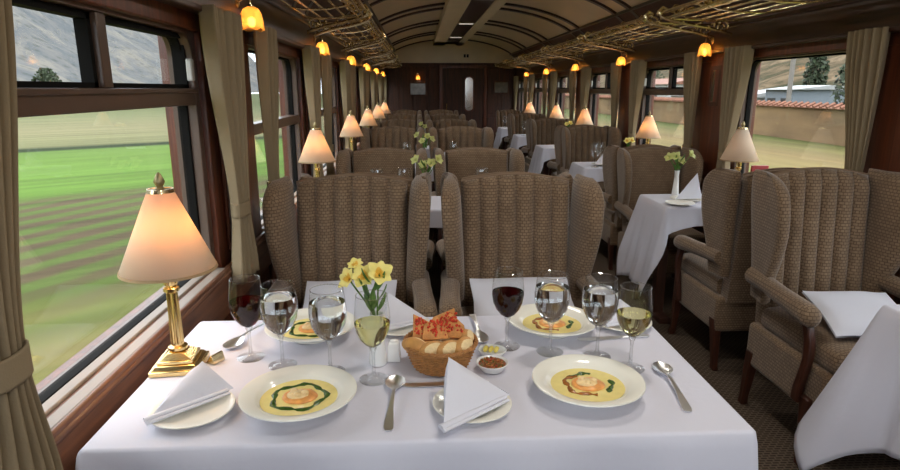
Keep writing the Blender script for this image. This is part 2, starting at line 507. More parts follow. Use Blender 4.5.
def window(idx, side, yc, single=False, low=False):
    xi = XL if side < 0 else XR
    xg = xi + side * .062
    root = bpy.data.objects.new('window_%d' % idx, None); COL.objects.link(root); root['kind'] = 'structure'
    root.location = (0, yc, 0)
    def ring(xa, xb, o, i, ro, ri, mat, nm):
        b = MB(); po = rrect(*o, ro); pi_ = rrect(*i, ri)
        b.loft([[(xa, p[0], p[1]) for p in po], [(xb, p[0], p[1]) for p in po], [(xb, p[0], p[1]) for p in pi_], [(xa, p[0], p[1]) for p in pi_]], True, False, True)
        return b.build(nm, mat, root, bevel=.003)
    H = WH
    ring(xi + side * .02, xi + side * .10, (-H - .01, H + .01, .735, 1.585), (-H + .035, H - .035, .762, 1.565), .004, .075, 'frame', 'outer_frame')
    ring(xg - side * .012, xg + side * .02, (-H + .03, H - .03, .757, 1.57), (-H + .045, H - .045, .77, 1.556), .07, .06, 'gasket', 'gasket')
    if not single: window_bars(root, xi, side, H, low)
    b = MB(); b.bx(xg, xg + side * .005, -H + .04, H - .04, .765, 1.56 if single else (1.19 if low else 1.34)); b.build('lower_pane', 'pane', root)
    if low:
        b = MB(); b.bx(xg, xg + side * .005, -H + .04, H - .04, 1.23, 1.56); b.build('upper_pane', 'pane', root)
    elif not single:
        b = MB(); b.bx(xg, xg + side * .005, -H + .04, -.03, 1.39, 1.56); b.build('upper_pane', 'pane', root)
        b = MB(); b.bx(xg, xg + side * .005, .01, H - .04, 1.39, 1.56); b.build('upper_pane', 'pane', root)
        b = MB(); b.bx(xi + side * .01, xi + side * .03, H - .075, H - .05, 1.415, 1.485); b.build('latch', 'latch', root, bevel=.005)
    b = MB(); b.bx(xi - side * .022, xi + side * .012, -H + .02, H - .02, .748, .766); b.bx(xi + side * .020, xi + side * .05, -H + .02, H - .02, .748, .770)
    b.bx(xi - side * .026, xi - side * .012, -H + .02, H - .02, .74, .763)
    b.build('sill', 'sill', root, bevel=.004)
    b = MB(); b.bx(xi + side * .010, xi + side * .022, -H + .02, H - .02, .745, .763); b.build('sill_strip', 'wood_ledge', root)
    return root
wi = 0
for yc in WC:
    for side in (-1, 1):
        wi += 1; window(wi, side, yc, side > 0 and yc == WC[2], side < 0 and yc > 2)

# ------------------------------------------------------------------ curtains
def curtain_mesh(dirn, seed):
    rnd = random.Random(seed); ph = rnd.random() * 6
    zt, zb, tie = 1.645, .70, .965
    def fn(u, v):
        z = zt + (zb - zt) * v
        if z > tie:
            t = (z - tie) / (zt - tie); w = lerp(.062, .15, smooth(t) ** .8); cy = lerp(.05, 0, smooth(t)) * dirn
        else:
            t = (tie - z) / (tie - zb); w = lerp(.062, .10, smooth(t)); cy = .05 * dirn
        amp = .006 + .022 * (w / .15)
        y = (u - .5) * 2 * w + cy
        x = amp * math.sin(u * 5.5 * 2 * PI + ph + .8 * v) + .35 * amp * math.sin(u * 13 * PI + ph * 2)
        return (x, y, z)
    return fn
def make_curtain(dirn, nm):
    root = thing('curtain', '', 'curtain')
    b = MB(); b.grid(curtain_mesh(dirn, 3 if dirn > 0 else 5), 66, 30); b.build('drape', 'curtain', root, solid=.004, normals=False, angle=180)
    b = MB(); pr = []
    for a in range(24):
        t = 2 * PI * a / 24; pr.append((.028 * math.cos(t), .05 * dirn + .068 * math.sin(t)))
    b.loft([[(x, y, z) for x, y in pr] for z in (.94, .945, .985, .99)], True, False)
    b.build('tieback', 'curtain', root, solid=.005)
    b = MB(); y = (.05 + .07) * dirn
    b.tube([(.0, y, .965), (-.0, y + .02 * dirn, .97), (.0, y + .03 * dirn, .985)], .004); b.ball((0, y + .03 * dirn, .99), .008)
    b.build('hook', 'old_brass', root)
    return root
cur = {1: make_curtain(1, 'n'), -1: make_curtain(-1, 'f')}
for side, xx, sn in ((-1, XL + .062, 'left'), (1, XR - .062, 'right')):
    for k in range(1, 8):
        for d in (-1, 1):
            yy = WC[k] + d * WH + .03
            i = k - 1
            if k == 1 and d == -1: yy -= .06
            if side < 0 and d < 0 and k > 1: yy += .06
            lab = 'olive beige tied curtain, %s edge of the %s window along the %s wall' % ('near' if d < 0 else 'far', ORD[i], sn)
            if side > 0 and k == 1: continue
            if side > 0: yy -= .06 if d < 0 else .12
            place(cur[d], (xx, yy, 0), 0, lab, 'curtains tied back beside the %s windows' % sn, (1, .8 if side > 0 else (.85 if k == 1 and d < 0 else 1), 1))

# ------------------------------------------------------------------ wing chair
def make_chair(channels=True):
    root = thing('wing_armchair', '', 'armchair')
    HX = .245
    def yf(z): return .0 + .06 * (z - .45) / .55
    # channelled back
    b = MB(); rings = []; nch, per = 6, 6
    cols = nch * per
    for i in range(cols + 1):
        u = i / cols; x = -HX + 2 * HX * u
        s = abs(math.sin(PI * nch * u)); bul = .028 * (s ** .55) - .012 if channels else .012
        ztop = .995 + .033 * math.cos(PI * (u - .5) * .9)
        if i in (0, cols): bul = -.02
        pts = []
        for z in (.36, .5, .62, .74, .85, .93):
            zz = .36 + (z - .36) / (.93 - .36) * (ztop - .04 - .36); pts.append((x, yf(zz) - bul, zz))
        pts.append((x, yf(ztop) - bul + .012, ztop - .015)); pts.append((x, yf(ztop) + .022, ztop)); pts.append((x, yf(ztop) + .06, ztop - .004)); pts.append((x, yf(ztop) + .082, ztop - .03))
        for z in (.8, .6, .36): pts.append((x, yf(z) + .085, z))
        rings.append(pts)
    b.loft(rings); b.build('backrest', 'fabric', root, angle=50)
    b = MB(); pts = []
    for i in range(17):
        u = i / 16; zt = .995 + .033 * math.cos(PI * (u - .5) * .9); pts.append((-HX + 2 * HX * u, yf(zt) + .028, zt + .001))
    b.tube(pts, .006, 6); 
    b.tube([(x, y + .036, z - .004) for x, y, z in pts], .005, 6)
    b.build('piping', 'piping', root)
    for s in (-1, 1):
        # wing
        b = MB(); rings = []
        tab_f = [(.50, .05), (.60, .08), (.68, .13), (.78, .18), (.88, .195), (.95, .185), (.99, .15), (1.015, .10), (1.022, .06)]
        tab_t = [(.50, .066), (.9, .082), (.97, .078), (1.005, .058), (1.022, .02)]
        for z in (.50, .56, .62, .68, .74, .80, .86, .91, .95, .98, 1.0, 1.014, 1.022):
            f = interp(tab_f, z); th = interp(tab_t, z); cx = s * (.268 + .028 * smooth((z - .5) / .5))
            yb = yf(z) + .075; yy = yf(z) - f
            ring = []
            for a in range(18):
                t = 2 * PI * a / 18; ct, st = math.cos(t), math.sin(t)
                px = math.copysign(abs(ct) ** .6, ct) * th / 2; py = math.copysign(abs(st) ** .7, st)
                yc = (yb + yy) / 2; hy = (yb - yy) / 2
                flare = s * .03 * max(0, -py) ** 2
                ring.append((cx + px + flare, yc + py * hy, z))
            rings.append(ring)
        b.loft(rings); b.build('wing', 'fabric', root, angle=60)
        # padded open arm on a curved wooden post
        b = MB(); rings = []
        for j, (y, r, zc) in enumerate(((.06, .040, .590), (-.06, .040, .586), (-.18, .040, .578), (-.28, .043, .573), (-.34, .046, .568), (-.375, .041, .564), (-.392, .020, .560))):
            ring = []
            for a in range(16):
                t = 2 * PI * a / 16; ring.append((s * (.300 + .02 * min(1, max(0, -y / .3))) + r * 1.05 * math.cos(t), y, zc + r * .9 * math.sin(t)))
            rings.append(ring)
        b.loft(rings); b.build('arm', 'fabric', root, angle=60)
        b = MB(); P = [(-.33, .55, .020), (-.355, .52, .021), (-.375, .47, .020), (-.378, .41, .018), (-.365, .35, .018), (-.35, .29, .020), (-.345, .23, .022)]
        b.loft([[(s * .314 + dx * .016, y + dy * w, z) for dx, dy in ((-1, -1), (1, -1), (1, 1), (-1, 1))] for y, z, w in P])
        b.build('arm_post', 'chairwood', root, bevel=.007)
        b = MB(); b.loft([[(s * (.29 + q * .012) + dx * w, -.385 + q * -.02 + dy * w, z) for dx, dy in ((-1, -1), (1, -1), (1, 1), (-1, 1))] for q, z, w in ((0, .265, .026), (.2, .16, .022), (.6, .05, .016), (1, .02, .019), (1, 0, .019))])
        b.build('leg', 'chairwood', root, bevel=.007)
        b = MB(); b.loft([[(s * .27 + dx * w, yy + dy * w, z) for dx, dy in ((-1, -1), (1, -1), (1, 1), (-1, 1))] for yy, z, w in ((.02, .265, .027), (.04, .15, .022), (.055, .04, .017), (.06, 0, .019))])
        b.build('leg', 'chairwood', root, bevel=.006)
    b = MB(); b.bx(-.292, .292, -.46, .06, .20, .385); b.build('seat_frame', 'fabric', root, bevel=.02, seg=3)
    b = MB(); rings = []
    for y, k in ((-.475, .6), (-.465, .9), (-.44, 1), (-.2, 1), (-.02, 1), (0.0, .9)):
        ring = []
        for a in range(28):
            t = 2 * PI * a / 28; ct, st = math.cos(t), math.sin(t)
            ring.append((math.copysign(abs(ct) ** .35, ct) * .272 * (.94 + .06 * k), y, .425 + math.copysign(abs(st) ** .5, st) * .055 * k))
        rings.append(ring)
    b.loft(rings); b.build('seat_cushion', 'fabric', root, angle=60)
    return root
chair = make_chair(); chair_plain = make_chair(False)
PC = [2.63 + PITCH * k for k in range(6)]
CHL = (-.285, .415); CHR = 1.745
for k in range(6):
    zs = (1.005, .955, 1.0, .99, .99, .99)[k]
    for j, x in enumerate(CHL):
        rowname = 'behind the laid front table' if k == 0 else 'in the %s left row' % ORD[k]
        place(chair_plain if k == 1 else chair, (x + (.035 if j == 0 and k else 0), PC[k] - .17, 0), 0, 'brown patterned wing armchair facing the camera %s, %s seat' % (rowname, 'window side' if j == 0 else 'aisle side'), 'wing armchairs on the left', (.95 if k == 0 else .9, 1, zs))
    place(chair_plain if k == 1 else chair, (1.688, 2.345, 0) if k == 0 else (1.70, PC[k] - .17, 0), 0, 'brown patterned wing armchair facing the camera, %s one along the right wall' % ORD[k] if k else 'brown wing armchair facing the camera with white pillow on its seat, right side', 'wing armchairs on the right', (.85 if k == 0 else .80, 1, 1.035 if k == 0 else zs))
    if k < 5:
        for j, x in enumerate(CHL):
            place(chair, (x + (.035 if j == 0 else 0), PC[k] + .17, 0), PI, 'brown wing armchair turned away from the camera, %s left table, %s seat' % (ORD[k + 1], 'window side' if j == 0 else 'aisle side'), 'wing armchairs on the left', (.9, 1, zs * .985))
        place(chair, (1.71 if k == 0 else 1.715, PC[k] + .17, 0), PI, 'brown wing armchair turned away from the camera, at the %s table on the right' % ORD[k + 1], 'wing armchairs on the right', (.82 if k == 0 else .78, 1, 1.0 if k == 0 else zs))

# white pillows on the first-row seats
def pillow(loc, rz, label, w=.40, h=.30, mark=False, tilt=.4):
    t = thing('pillow', label, 'pillow', loc, rz, 'white pillows on the front armchairs')
    b = MB()
    def fn(sign):
        def f(u, v):
            x = (u - .5) * w; y = (v - .5) * h
            e = max(0, 1 - abs(2 * u - 1) ** 3) * max(0, 1 - abs(2 * v - 1) ** 3)
            return (x * (1 + .04 * abs(2 * v - 1)), y * (1 + .05 * abs(2 * u - 1)), sign * (.004 + .026 * e ** .6) + .004 * math.sin(7 * u + 4 * v))
        return f
    b.grid(fn(1), 16, 14); b.grid(fn(-1), 16, 14)
    bmesh.ops.remove_doubles(b.bm, verts=b.bm.verts, dist=.0005)
    R = Matrix.Rotation(tilt, 4, 'X')
    b.xform(R); b.build('pillow_cover', 'napkin', t, angle=80)
    if mark:
        b = MB()
        for i in range(7):
            a = i / 7; b.box((w * .30 + .03 * a, h * .36 + .006 * math.sin(6 * a), .016), (.004, .012 - .004 * (i % 2), .002))
        b.xform(R); b.build('printed_emblem', 'blue_mark', t)
    return t

# ------------------------------------------------------------------ tables and cloths
def make_table(x0, x1, y0, y1, label):
    t = thing('dining_table', label, 'table', ((x0 + x1) / 2, (y0 + y1) / 2, 0), 0, 'dining tables under white cloths')
    hx, hy = (x1 - x0) / 2 - .012, (y1 - y0) / 2 - .012
    b = MB(); b.bx(-hx, hx, -hy, hy, .70, .733); b.build('tabletop', 'wood', t, bevel=.004)
    for s in (-1, 1):
        b = MB(); b.bx(s * hx * .75 - .03, s * hx * .75 + .03, -.03, .03, .03, .70); b.bx(s * hx * .75 - .035, s * hx * .75 + .035, -hy * .7, hy * .7, 0, .035)
        b.build('leg', 'wood_dark', t, bevel=.004)
    return t

def cloth(x0, x1, y0, y1, drops, label, seed=1, flare=.05, corner=.14, cdrop=.10, nf=5, top=.74, cf=(1, 1, 1, 1), group='white tablecloths', fexp=1.2, famp=.024):
    """drops: left(-x), right(+x), front(-y), back(+y); cf: how strongly each corner (-x-y, +x-y, +x+y, -x+y) flares"""
    rnd = random.Random(seed)
    cx, cy = (x0 + x1) / 2, (y0 + y1) / 2; hx, hy = (x1 - x0) / 2, (y1 - y0) / 2
    per = []
    r = .012; ns = 26
    sides = [((hx, -hy + r), (hx, hy - r), (1, 0), drops[1]), ((hx - r, hy), (-hx + r, hy), (0, 1), drops[3]),
             ((-hx, hy - r), (-hx, -hy + r), (-1, 0), drops[0]), ((-hx + r, -hy), (hx - r, -hy), (0, -1), drops[2])]
    cs = [cf[2], cf[3], cf[0], cf[1]]
    ph = [rnd.random() * 6 for _ in range(4)]
    for si, (a, c, nrm, dr) in enumerate(sides):
        L = math.hypot(c[0] - a[0], c[1] - a[1])
        for i in range(ns):
            t = i / ns
            da, dc = t * L, (1 - t) * L
            ca = cs[si - 1] if True else 0
            wa = math.exp(-da / .10) * cs[si - 1]; wc = math.exp(-dc / .10) * cs[si]
            dprev, dnext = sides[si - 1][3], sides[(si + 1) % 4][3]
            per.append((lerp(a[0], c[0], t), lerp(a[1], c[1], t), nrm, dr, si, t, L, wa + wc, da, dc))
        a0 = math.atan2(nrm[1], nrm[0]); nx = sides[(si + 1) % 4]
        ctr = (c[0] - nrm[0] * r, c[1] - nrm[1] * r)
        for i in range(7):
            an = a0 + (PI / 2) * i / 7
            n2 = (math.cos(an), math.sin(an))
            d = lerp(dr, nx[3], i / 7)
            per.append((ctr[0] + n2[0] * r, ctr[1] + n2[1] * r, n2, d, si, 1.0, L, cs[si], 9, 0))
    NV = 22
    b = MB()
    V = []
    for (px, py, nr, dr, si, t, L, w, da, dc) in per:
        col = []
        for j in range(NV + 1):
            if j == 0: col.append((px - nr[0] * .010, py - nr[1] * .010, 0)); continue
            if j == 1: col.append((px - nr[0] * .005, py - nr[1] * .005, 0)); continue
            if j == 2: col.append((px + nr[0] * .001, py + nr[1] * .001, -.005)); continue
            s = (j - 2) / (NV - 2)
            dd = dr + cdrop * w
            fold = famp * math.sin(2 * PI * nf * t * L + ph[si]) * (s ** fexp) * (1 - min(1, w)) + .008 * math.sin(2 * PI * 2.3 * nf * t * L + ph[si] * 2) * s
            out = .004 + flare * s * .35 * min(1, (dd / .35) ** 2) + fold * min(1, dd / .35) + corner * w * s ** 1.05 * min(1, dd / .35)
            col.append((px + nr[0] * out, py + nr[1] * out, -.005 - dd * s))
        V.append([b.bm.verts.new((c[0], c[1], c[2])) for c in col])
    n = len(V)
    for i in range(n):
        j = (i + 1) % n
        for k in range(NV): b.face([V[i][k], V[j][k], V[j][k + 1], V[i][k + 1]])
    b.face([V[i][0] for i in range(n)])
    o = b.build('tablecloth', 'cloth', None, (cx, cy, top), solid=.002, angle=75)
    o.modifiers['s'].offset = -1
    tag(o, label, 'tablecloth', group)
    return o

T1 = (-.637, .655, 1.015, 1.66)
make_table(*T1, 'dining table under the cloth of the laid front table')
cloth(*T1, (.10, .46, .50, .20), 'large white tablecloth on the front table laid with soup plates', 3, flare=.05, corner=.05, cdrop=.04, cf=(0, 1, .4, 0), nf=3.2, fexp=.7, famp=.038)
T1R = (1.43, 2.0, 1.06, 1.69)
make_table(*T1R, 'dining table under the white cloth at lower right')
cloth(*T1R, (.36, .02, .36, .20), 'white tablecloth hanging low in the lower right corner, before the armchair', 8, flare=.03, corner=.16, cdrop=.22, cf=(1, 0, 0, 1))
TL, TR = {}, {}
for k in range(1, 6):
    yc = 3.49 + PITCH * (k - 1)
    TL[k] = (-.637, .655, yc - .215, yc + .215)
    TR[k] = (1.40, 2.0, yc - .215, yc + .215)
    make_table(*TL[k], 'dining table under the white cloth in the %s left bay' % ORD[k])
    cloth(*TL[k], (.10, .44, .10, .10), 'white tablecloth on the %s table of the left row' % ORD[k], 20 + k, flare=.02, corner=.02, cdrop=.04, cf=(0, 1, 1, 0))
    make_table(*TR[k], 'dining table under the white cloth in the %s right bay' % ORD[k])
    cloth(*TR[k], (.48, .03, .10, .10), 'white tablecloth on the %s table of the right row' % ORD[k], 40 + k, flare=.22, corner=.03, cdrop=.05, cf=(1, 0, 0, 1))
TT = .7412

# ------------------------------------------------------------------ table lamp
def make_lamp(lit=True):
    root = thing('table_lamp', '', 'lamp')
    b = MB()
    for z0, z1, h0, h1 in ((0, .012, .056, .056), (.012, .022, .052, .044), (.022, .030, .040, .040), (.030, .044, .036, .020)):
        b.loft([[(sx * h, sy * h, z) for sx, sy in ((-1, -1), (1, -1), (1, 1), (-1, 1))] for z, h in ((z0, h0), (z1, h1))])
    b.build('base', 'brass', root, bevel=.002)
    b = MB()
    b.lathe([(.016, .044), (.022, .048), (.022, .054), (.014, .058), (.014, .064)], 24); b.build('collar', 'brass', root)
    b = MB(); rings = []
    for z, r in ((.062, .0145), (.10, .014), (.185, .0125), (.188, .0125)):
        rings.append([((r - .0016 * (i % 2)) * math.cos(2 * PI * i / 32), (r - .0016 * (i % 2)) * math.sin(2 * PI * i / 32), z) for i in range(32)])
    b.loft(rings); b.build('fluted_column', 'brass', root, angle=20)
    b = MB(); b.lathe([(.013, .188), (.018, .192), (.018, .200), (.012, .204), (.016, .210), (.016, .244), (.008, .25), (.004, .26), (.004, .43)], 24); b.build('stem', 'brass', root)
    b = MB(); b.lathe([(.105, .243), (.0265, .428)], 48); b.build('lamp_shade', 'shade', root, solid=.0015)
    b = MB(); b.lathe([(.1056, .243), (.1062, .243), (.1045, .249), (.1036, .249), (.1056, .243)], 48); b.build('shade_trim', 'shade_trim', root)
    b = MB(); b.lathe([(.0272, .425), (.030, .424), (.0275, .432), (.026, .432)], 32)
    b.build('shade_cap', 'old_brass', root)
    b = MB(); b.lathe([(.027, .430), (.012, .432), (.006, .436), (.010, .442), (.012, .448), (.008, .458), (.004, .466), (0, .47)], 20); b.build('finial', 'finial_brass', root)
    if lit:
        b = MB(); b.ball((0, 0, .335), .02, (1, 1, 1.3)); b.build('light_bulb', 'bulb', root)
        point_light('lamp_light', (0, 0, .33), 4.4, (1, .80, .52), .03, root)
    return root
lamp = make_lamp(True); lamp_off = make_lamp(False)
place(lamp, (-.580, 1.362, TT), .10, 'brass column table lamp with peach cone shade on the front table by window', 'lit table lamps')
for k, (x, dy) in {1: (-.615, .0), 2: (-.62, .15), 3: (-.6, 0), 4: (-.6, 0), 5: (-.6, 0)}.items():
    yc = (TL[k][2] + TL[k][3]) / 2
    place(lamp, (x + .03, yc + dy, TT), 0, 'lit peach table lamp on the %s table of the left row' % ORD[k], 'lit table lamps')
place(lamp_off, (1.87, 3.42, TT), 0, 'unlit table lamp with white cone shade beside the right window')
for k in range(2, 6):
    yc = (TR[k][2] + TR[k][3]) / 2
    place(lamp, (1.95 if k in (2, 4) else 1.905, yc - {2: .16, 4: .15}.get(k, .05), TT), 0, 'lit peach table lamp on the %s table of the right row' % ORD[k], 'lit table lamps')

# ------------------------------------------------------------------ glasses
BOWL = [(.0, .080), (.009, .082), (.019, .089), (.030, .103), (.0375, .121), (.0408, .140), (.0405, .158), (.038, .181), (.0348, .205)]
def make_glass(name, fill, liquid, lname, scale=1.0, bmat='bowl'):
    root = thing(name, '', 'glass')
    prof = [(r * scale, z) for r, z in BOWL]
    b = MB(); b.lathe(prof, 40); b.build('bowl', bmat, root, angle=80)
    b = MB(); rr = prof[-1][0]
    b.tube([(rr * math.cos(2 * PI * i / 40), rr * math.sin(2 * PI * i / 40), .205) for i in range(40)], .0012, 6, cyclic=True); b.build('rim', 'stem_glass', root)
    b = MB(); b.lathe([(0, 0), (.033, 0), (.034, .0015), (.026, .004), (.010, .008), (.0048, .015), (.0038, .03), (.0038, .06), (.005, .070), (.009, .079), (0, .0798)], 32)
    b.build('stem', 'stem_glass', root, angle=60)
    if fill:
        zt = .080 + fill * (.205 - .080); pf = [(0, .0815)]
        for r, z in prof[1:]:
            if z + .0006 < zt: pf.append((max(r - .0008, 0), z + .0006))
        pf.append((interp([(z, r) for r, z in prof], zt) - .0008, zt)); pf.append((0, zt))
        b = MB(); b.lathe(pf, 40); b.build(lname, liquid, root, angle=35)
    return root
g_red = make_glass('wine_glass', .56, 'red_wine', 'red_wine')
g_white = make_glass('wine_glass', .48, 'white_wine', 'white_wine')
g_water = make_glass('water_goblet', .76, 'water', 'water', 1.07)
M['bowl_thick'] = thin_glass('thick_goblet_glass', (.93, .94, .94), .5)
g_empty = make_glass('wine_glass', 0, None, '', bmat='bowl_thick')
place(g_red, (-.423, 1.403, TT), 0, 'glass of red wine nearest the brass lamp', 'wine glasses on the front table')
place(g_red, (.222, 1.436, TT), 0, 'glass of red wine behind the small butter dish', 'wine glasses on the front table')
place(g_water, (-.334, 1.354, TT), 0, 'water goblet right beside the red wine near the lamp', 'water goblets on the front table')
place(g_water, (-.214, 1.313, TT), 0, 'water goblet between another goblet and the white wine, left soup plates', 'water goblets on the front table')
place(g_white, (-.109, 1.269, TT), 0, 'glass of white wine in front of the yellow flowers', 'wine glasses on the front table')
place(g_water, (.326, 1.395, TT), 0, 'water goblet next to the red wine on the right half', 'water goblets on the front table')
place(g_water, (.438, 1.365, TT), 0, 'water goblet beside the white wine on the right half', 'water goblets on the front table')
place(g_white, (.498, 1.295, TT), 0, 'glass of white wine behind the right soup plate, nearest the aisle', 'wine glasses on the front table')
gl = [(-.24, 3.42, 'second left table, nearest the window lamp'), (-.085, 3.42, 'second left table, left of the white vase'), (.36, 3.42, 'second left table, aisle end'),
      (1.50, 5.05, 'third right table, beside the plate'), (1.565, 5.12, 'third right table, touching the folded napkin'), (1.50, 8.6, 'fifth right table, aisle edge'), (1.48, 10.4, 'sixth right table, aisle edge'), (-.1, 5.2, 'third left table, left of its flowers'), (.3, 5.2, 'third left table, aisle end')]
for x, y, s in gl: place(g_empty, (x, y, TT), 0, 'clear empty wine glass on the ' + s, 'glasses on the farther tables')

# ------------------------------------------------------------------ plates and soup
def make_soup_plate():
    root = thing('soup_plate', '', 'plate')
    b = MB(); b.lathe([(0, .004), (.05, .004), (.052, 0), (.056, 0), (.058, .005), (.080, .014), (.090, .026), (.118, .033), (.121, .0345), (.120, .037), (.116, .0375), (.092, .031), (.086, .027), (.074, .013), (.055, .008), (0, .008)], 64)
    b.build('dish', 'ceramic', root, angle=50)
    return root
def make_side_plate():
    b = MB(); b.lathe([(0, .003), (.045, .003), (.047, 0), (.05, 0), (.055, .004), (.08, .012), (.083, .0135), (.0825, .0155), (.078, .0155), (.055, .008), (0, .007)], 56)
    o = b.build('side_plate', 'ceramic', angle=50); o['category'] = 'plate'
    return o
splate = make_soup_plate(); dplate = make_side_plate()
PL = {'fl': (-.257, 1.158), 'fr': (.362, 1.18), 'bl': (-.295, 1.53), 'br': (.36, 1.532)}
PN = {'fl': 'near the napkin and lamp', 'fr': 'nearest the spoon and aisle', 'bl': 'at the far side, behind the water goblets', 'br': 'at the far side, behind the right goblets'}
def make_soup(key):
    x, y = PL[key]; rnd = random.Random(key)
    root = thing('soup', 'yellow cream soup with dumpling in the plate ' + PN[key], 'soup', (x, y, TT), 0, 'bowls of soup on the front table')
    b = MB(); b.lathe([(0, .0145), (.072, .0142), (.0794, .0202), (.0796, .0207), (0, .0209)], 48); b.build('broth', 'soup', root)
    if key in ('fl', 'bl'):
        arcs = [(0, 6.28, 'green_sauce', .054)]
    else:
        arcs = [(1.9, 4.9, 'brown_sauce', .047), (-.8, .3, 'green_sauce', .052), (1.2, 2.2, 'green_sauce', .050)]
    for a0, a1, mt, R in arcs:
        b = MB(); pts = []; rs = []
        nn = 40
        full = a1 - a0 > 6
        for i in range(nn):
            a = a0 + (a1 - a0) * i / (nn if full else nn - 1); rr = R + .004 * math.sin(5 * a + 1)
            pts.append((rr * math.cos(a), rr * .98 * math.sin(a), .0214)); rs.append(.0050 + .0018 * math.sin(9 * a) + .001 * math.sin(17 * a))
        b.tube(pts, rs, 8, cyclic=full, flat=.45); b.build('sauce_ring', mt, root, angle=80)
    b = MB(); b.ball((.002, .0, .0225), .037, (1, .86, .15), 3)
    for v in b.bm.verts: v.co += Vector((0, 0, .003)) * noise.noise(v.co * 60)
    b.build('dumpling', 'dumpling', root, angle=80)
    b = MB(); b.ball((-.002, -.001, .027), .021, (1.1, .9, .3), 3)
    for i in range(3): b.ball((.014 * math.cos(2.1 * i + .4), .009 * math.sin(2.1 * i), .0315), .008, (1, 1, .6), 2)
    b.build('dumpling_filling', 'dumpling_pale', root, angle=80)
for k in PL:
    place(splate, (PL[k][0], PL[k][1], TT), 0, 'cream rimmed soup plate ' + PN[k], 'soup plates on the front table')
    make_soup(k)
SP = {'nf': (.105, 1.132, 'in front of the bread basket'), 'nl': (-.470, 1.14, 'near the brass lamp'), 'nb': (-.055, 1.568, 'at the far side, behind the flower vase'), 'nr': (.567, 1.565, 'at the far right, behind the goblets')}
for k, (x, y, s) in SP.items():
    place(dplate, (x, y, TT), 0, 'small cream side plate under a napkin ' + s, 'side plates on the front table')

def napkin(A, B, C, D, label, seed=0, roll=True, group='folded napkins on the front table'):
    """tent-folded napkin: apex A, lower corners B, C (visible edge) and D behind"""
    t_ = Vector(A); pts = [Vector(p) for p in (A, B, C, D)]
    org = (pts[1] + pts[2] + pts[3]) / 3; org.z = min(p.z for p in pts)
    A, B, C, D = [p - org for p in pts]
    b = MB()
    def tri(P, Q, R_, bow):
        n = 8; nrm = (Q - P).cross(R_ - P).normalized()
        rows = []
        for i in range(n + 1):
            row = []
            for j in range(i + 1):
                u = i / n; v = j / i if i else 0
                p = P.lerp(Q.lerp(R_, v), u)
                e = 4 * u * (1 - u) * 4 * v * (1 - v)
                row.append(b.bm.verts.new(p + nrm * bow * (e + .25 * u * math.sin(3 * PI * v + seed))))
            rows.append(row)
        for i in range(n):
            for j in range(i + 1):
                b.face([rows[i][j], rows[i + 1][j], rows[i + 1][j + 1]])
                if j < i: b.face([rows[i][j], rows[i + 1][j + 1], rows[i][j + 1]])
    cen = (A + B + C + D) / 4
    for P, Q, R_ in ((A, B, C), (A, C, D), (A, D, B), (B, D, C)):
        nrm = (Q - P).cross(R_ - P)
        if nrm.dot((P + Q + R_) / 3 - cen) < 0: Q, R_ = R_, Q
        tri(P, Q, R_, .006 if P is A else 0)
    bmesh.ops.remove_doubles(b.bm, verts=b.bm.verts, dist=.0015)
    if roll:
        out = (B - C).cross(Vector((0, 0, 1))).normalized()
        if out.dot(A - (B + C) / 2) > 0: out = -out
        for o1, h, r in ((.004, .003, .0065), (.012, -.001, .005)):
            P = [C.lerp(B, t) + out * o1 + Vector((0, 0, h)) for t in [-.05 + i * .12 for i in range(9)]]
            b.tube(P, [r * (1.1 - .35 * i / 8) for i in range(9)], 8, flat=.7)
    o = b.build('napkin', 'napkin', None, org, bevel=0, angle=50)
    tag(o, label, 'napkin', group)
    return o
napkin((.057, 1.165, .842), (.186, 1.145, .762), (.040, 1.03, .762), (.06, 1.20, .762), 'white napkin folded to a point in front of the bread basket', 1)
napkin((-.470, 1.215, .822), (-.405, 1.205, .762), (-.535, 1.085, .762), (-.53, 1.20, .762), 'white folded napkin on the side plate below the brass lamp', 2)
napkin((-.088, 1.592, .838), (.018, 1.59, .762), (-.10, 1.525, .762), (-.09, 1.635, .762), 'white napkin standing behind the vase and white shaker', 3)
napkin((.57, 1.60, .806), (.635, 1.56, .762), (.51, 1.525, .762), (.52, 1.61, .762), 'white napkin on the side plate behind the right goblets', 4)
def far_napkin(x, y, s, label, pl=True):
    if pl: place(dplate, (x, y, TT), 0, 'small cream plate under ' + label.replace('white napkin folded', 'the napkin folded'), 'plates on the farther tables', (s, s, 1))
    z = TT + (.016 if pl else .001)
    napkin((x + .04 * s, y, z + .125 * s), (x + .065 * s, y - .02 * s, z), (x - .075 * s, y - .03 * s, z), (x + .01 * s, y + .05 * s, z), label, 2, False, 'napkins on the farther tables')
far_napkin(1.60, 3.46, 1.2, 'white napkin folded to a tall peak on the second right table')
far_napkin(1.62, 5.18, 1.3, 'white napkin folded to a tall peak on the third right table')
far_napkin(-.20, 3.56, .9, 'white napkin peak on the second left table near its lamp')
far_napkin(.38, 3.54, .9, 'white napkin peak on the second left table near the aisle')
far_napkin(-.2, 5.3, .8, 'white napkin peak on the third left table near its lamp')
far_napkin(.2, 5.3, .8, 'white napkin peak on the third left table near the aisle')
# white plate set beside the vase at the second right table
place(dplate, (1.50, 3.33, TT), 0, 'small cream plate at the aisle edge of the second right table', 'plates on the farther tables')

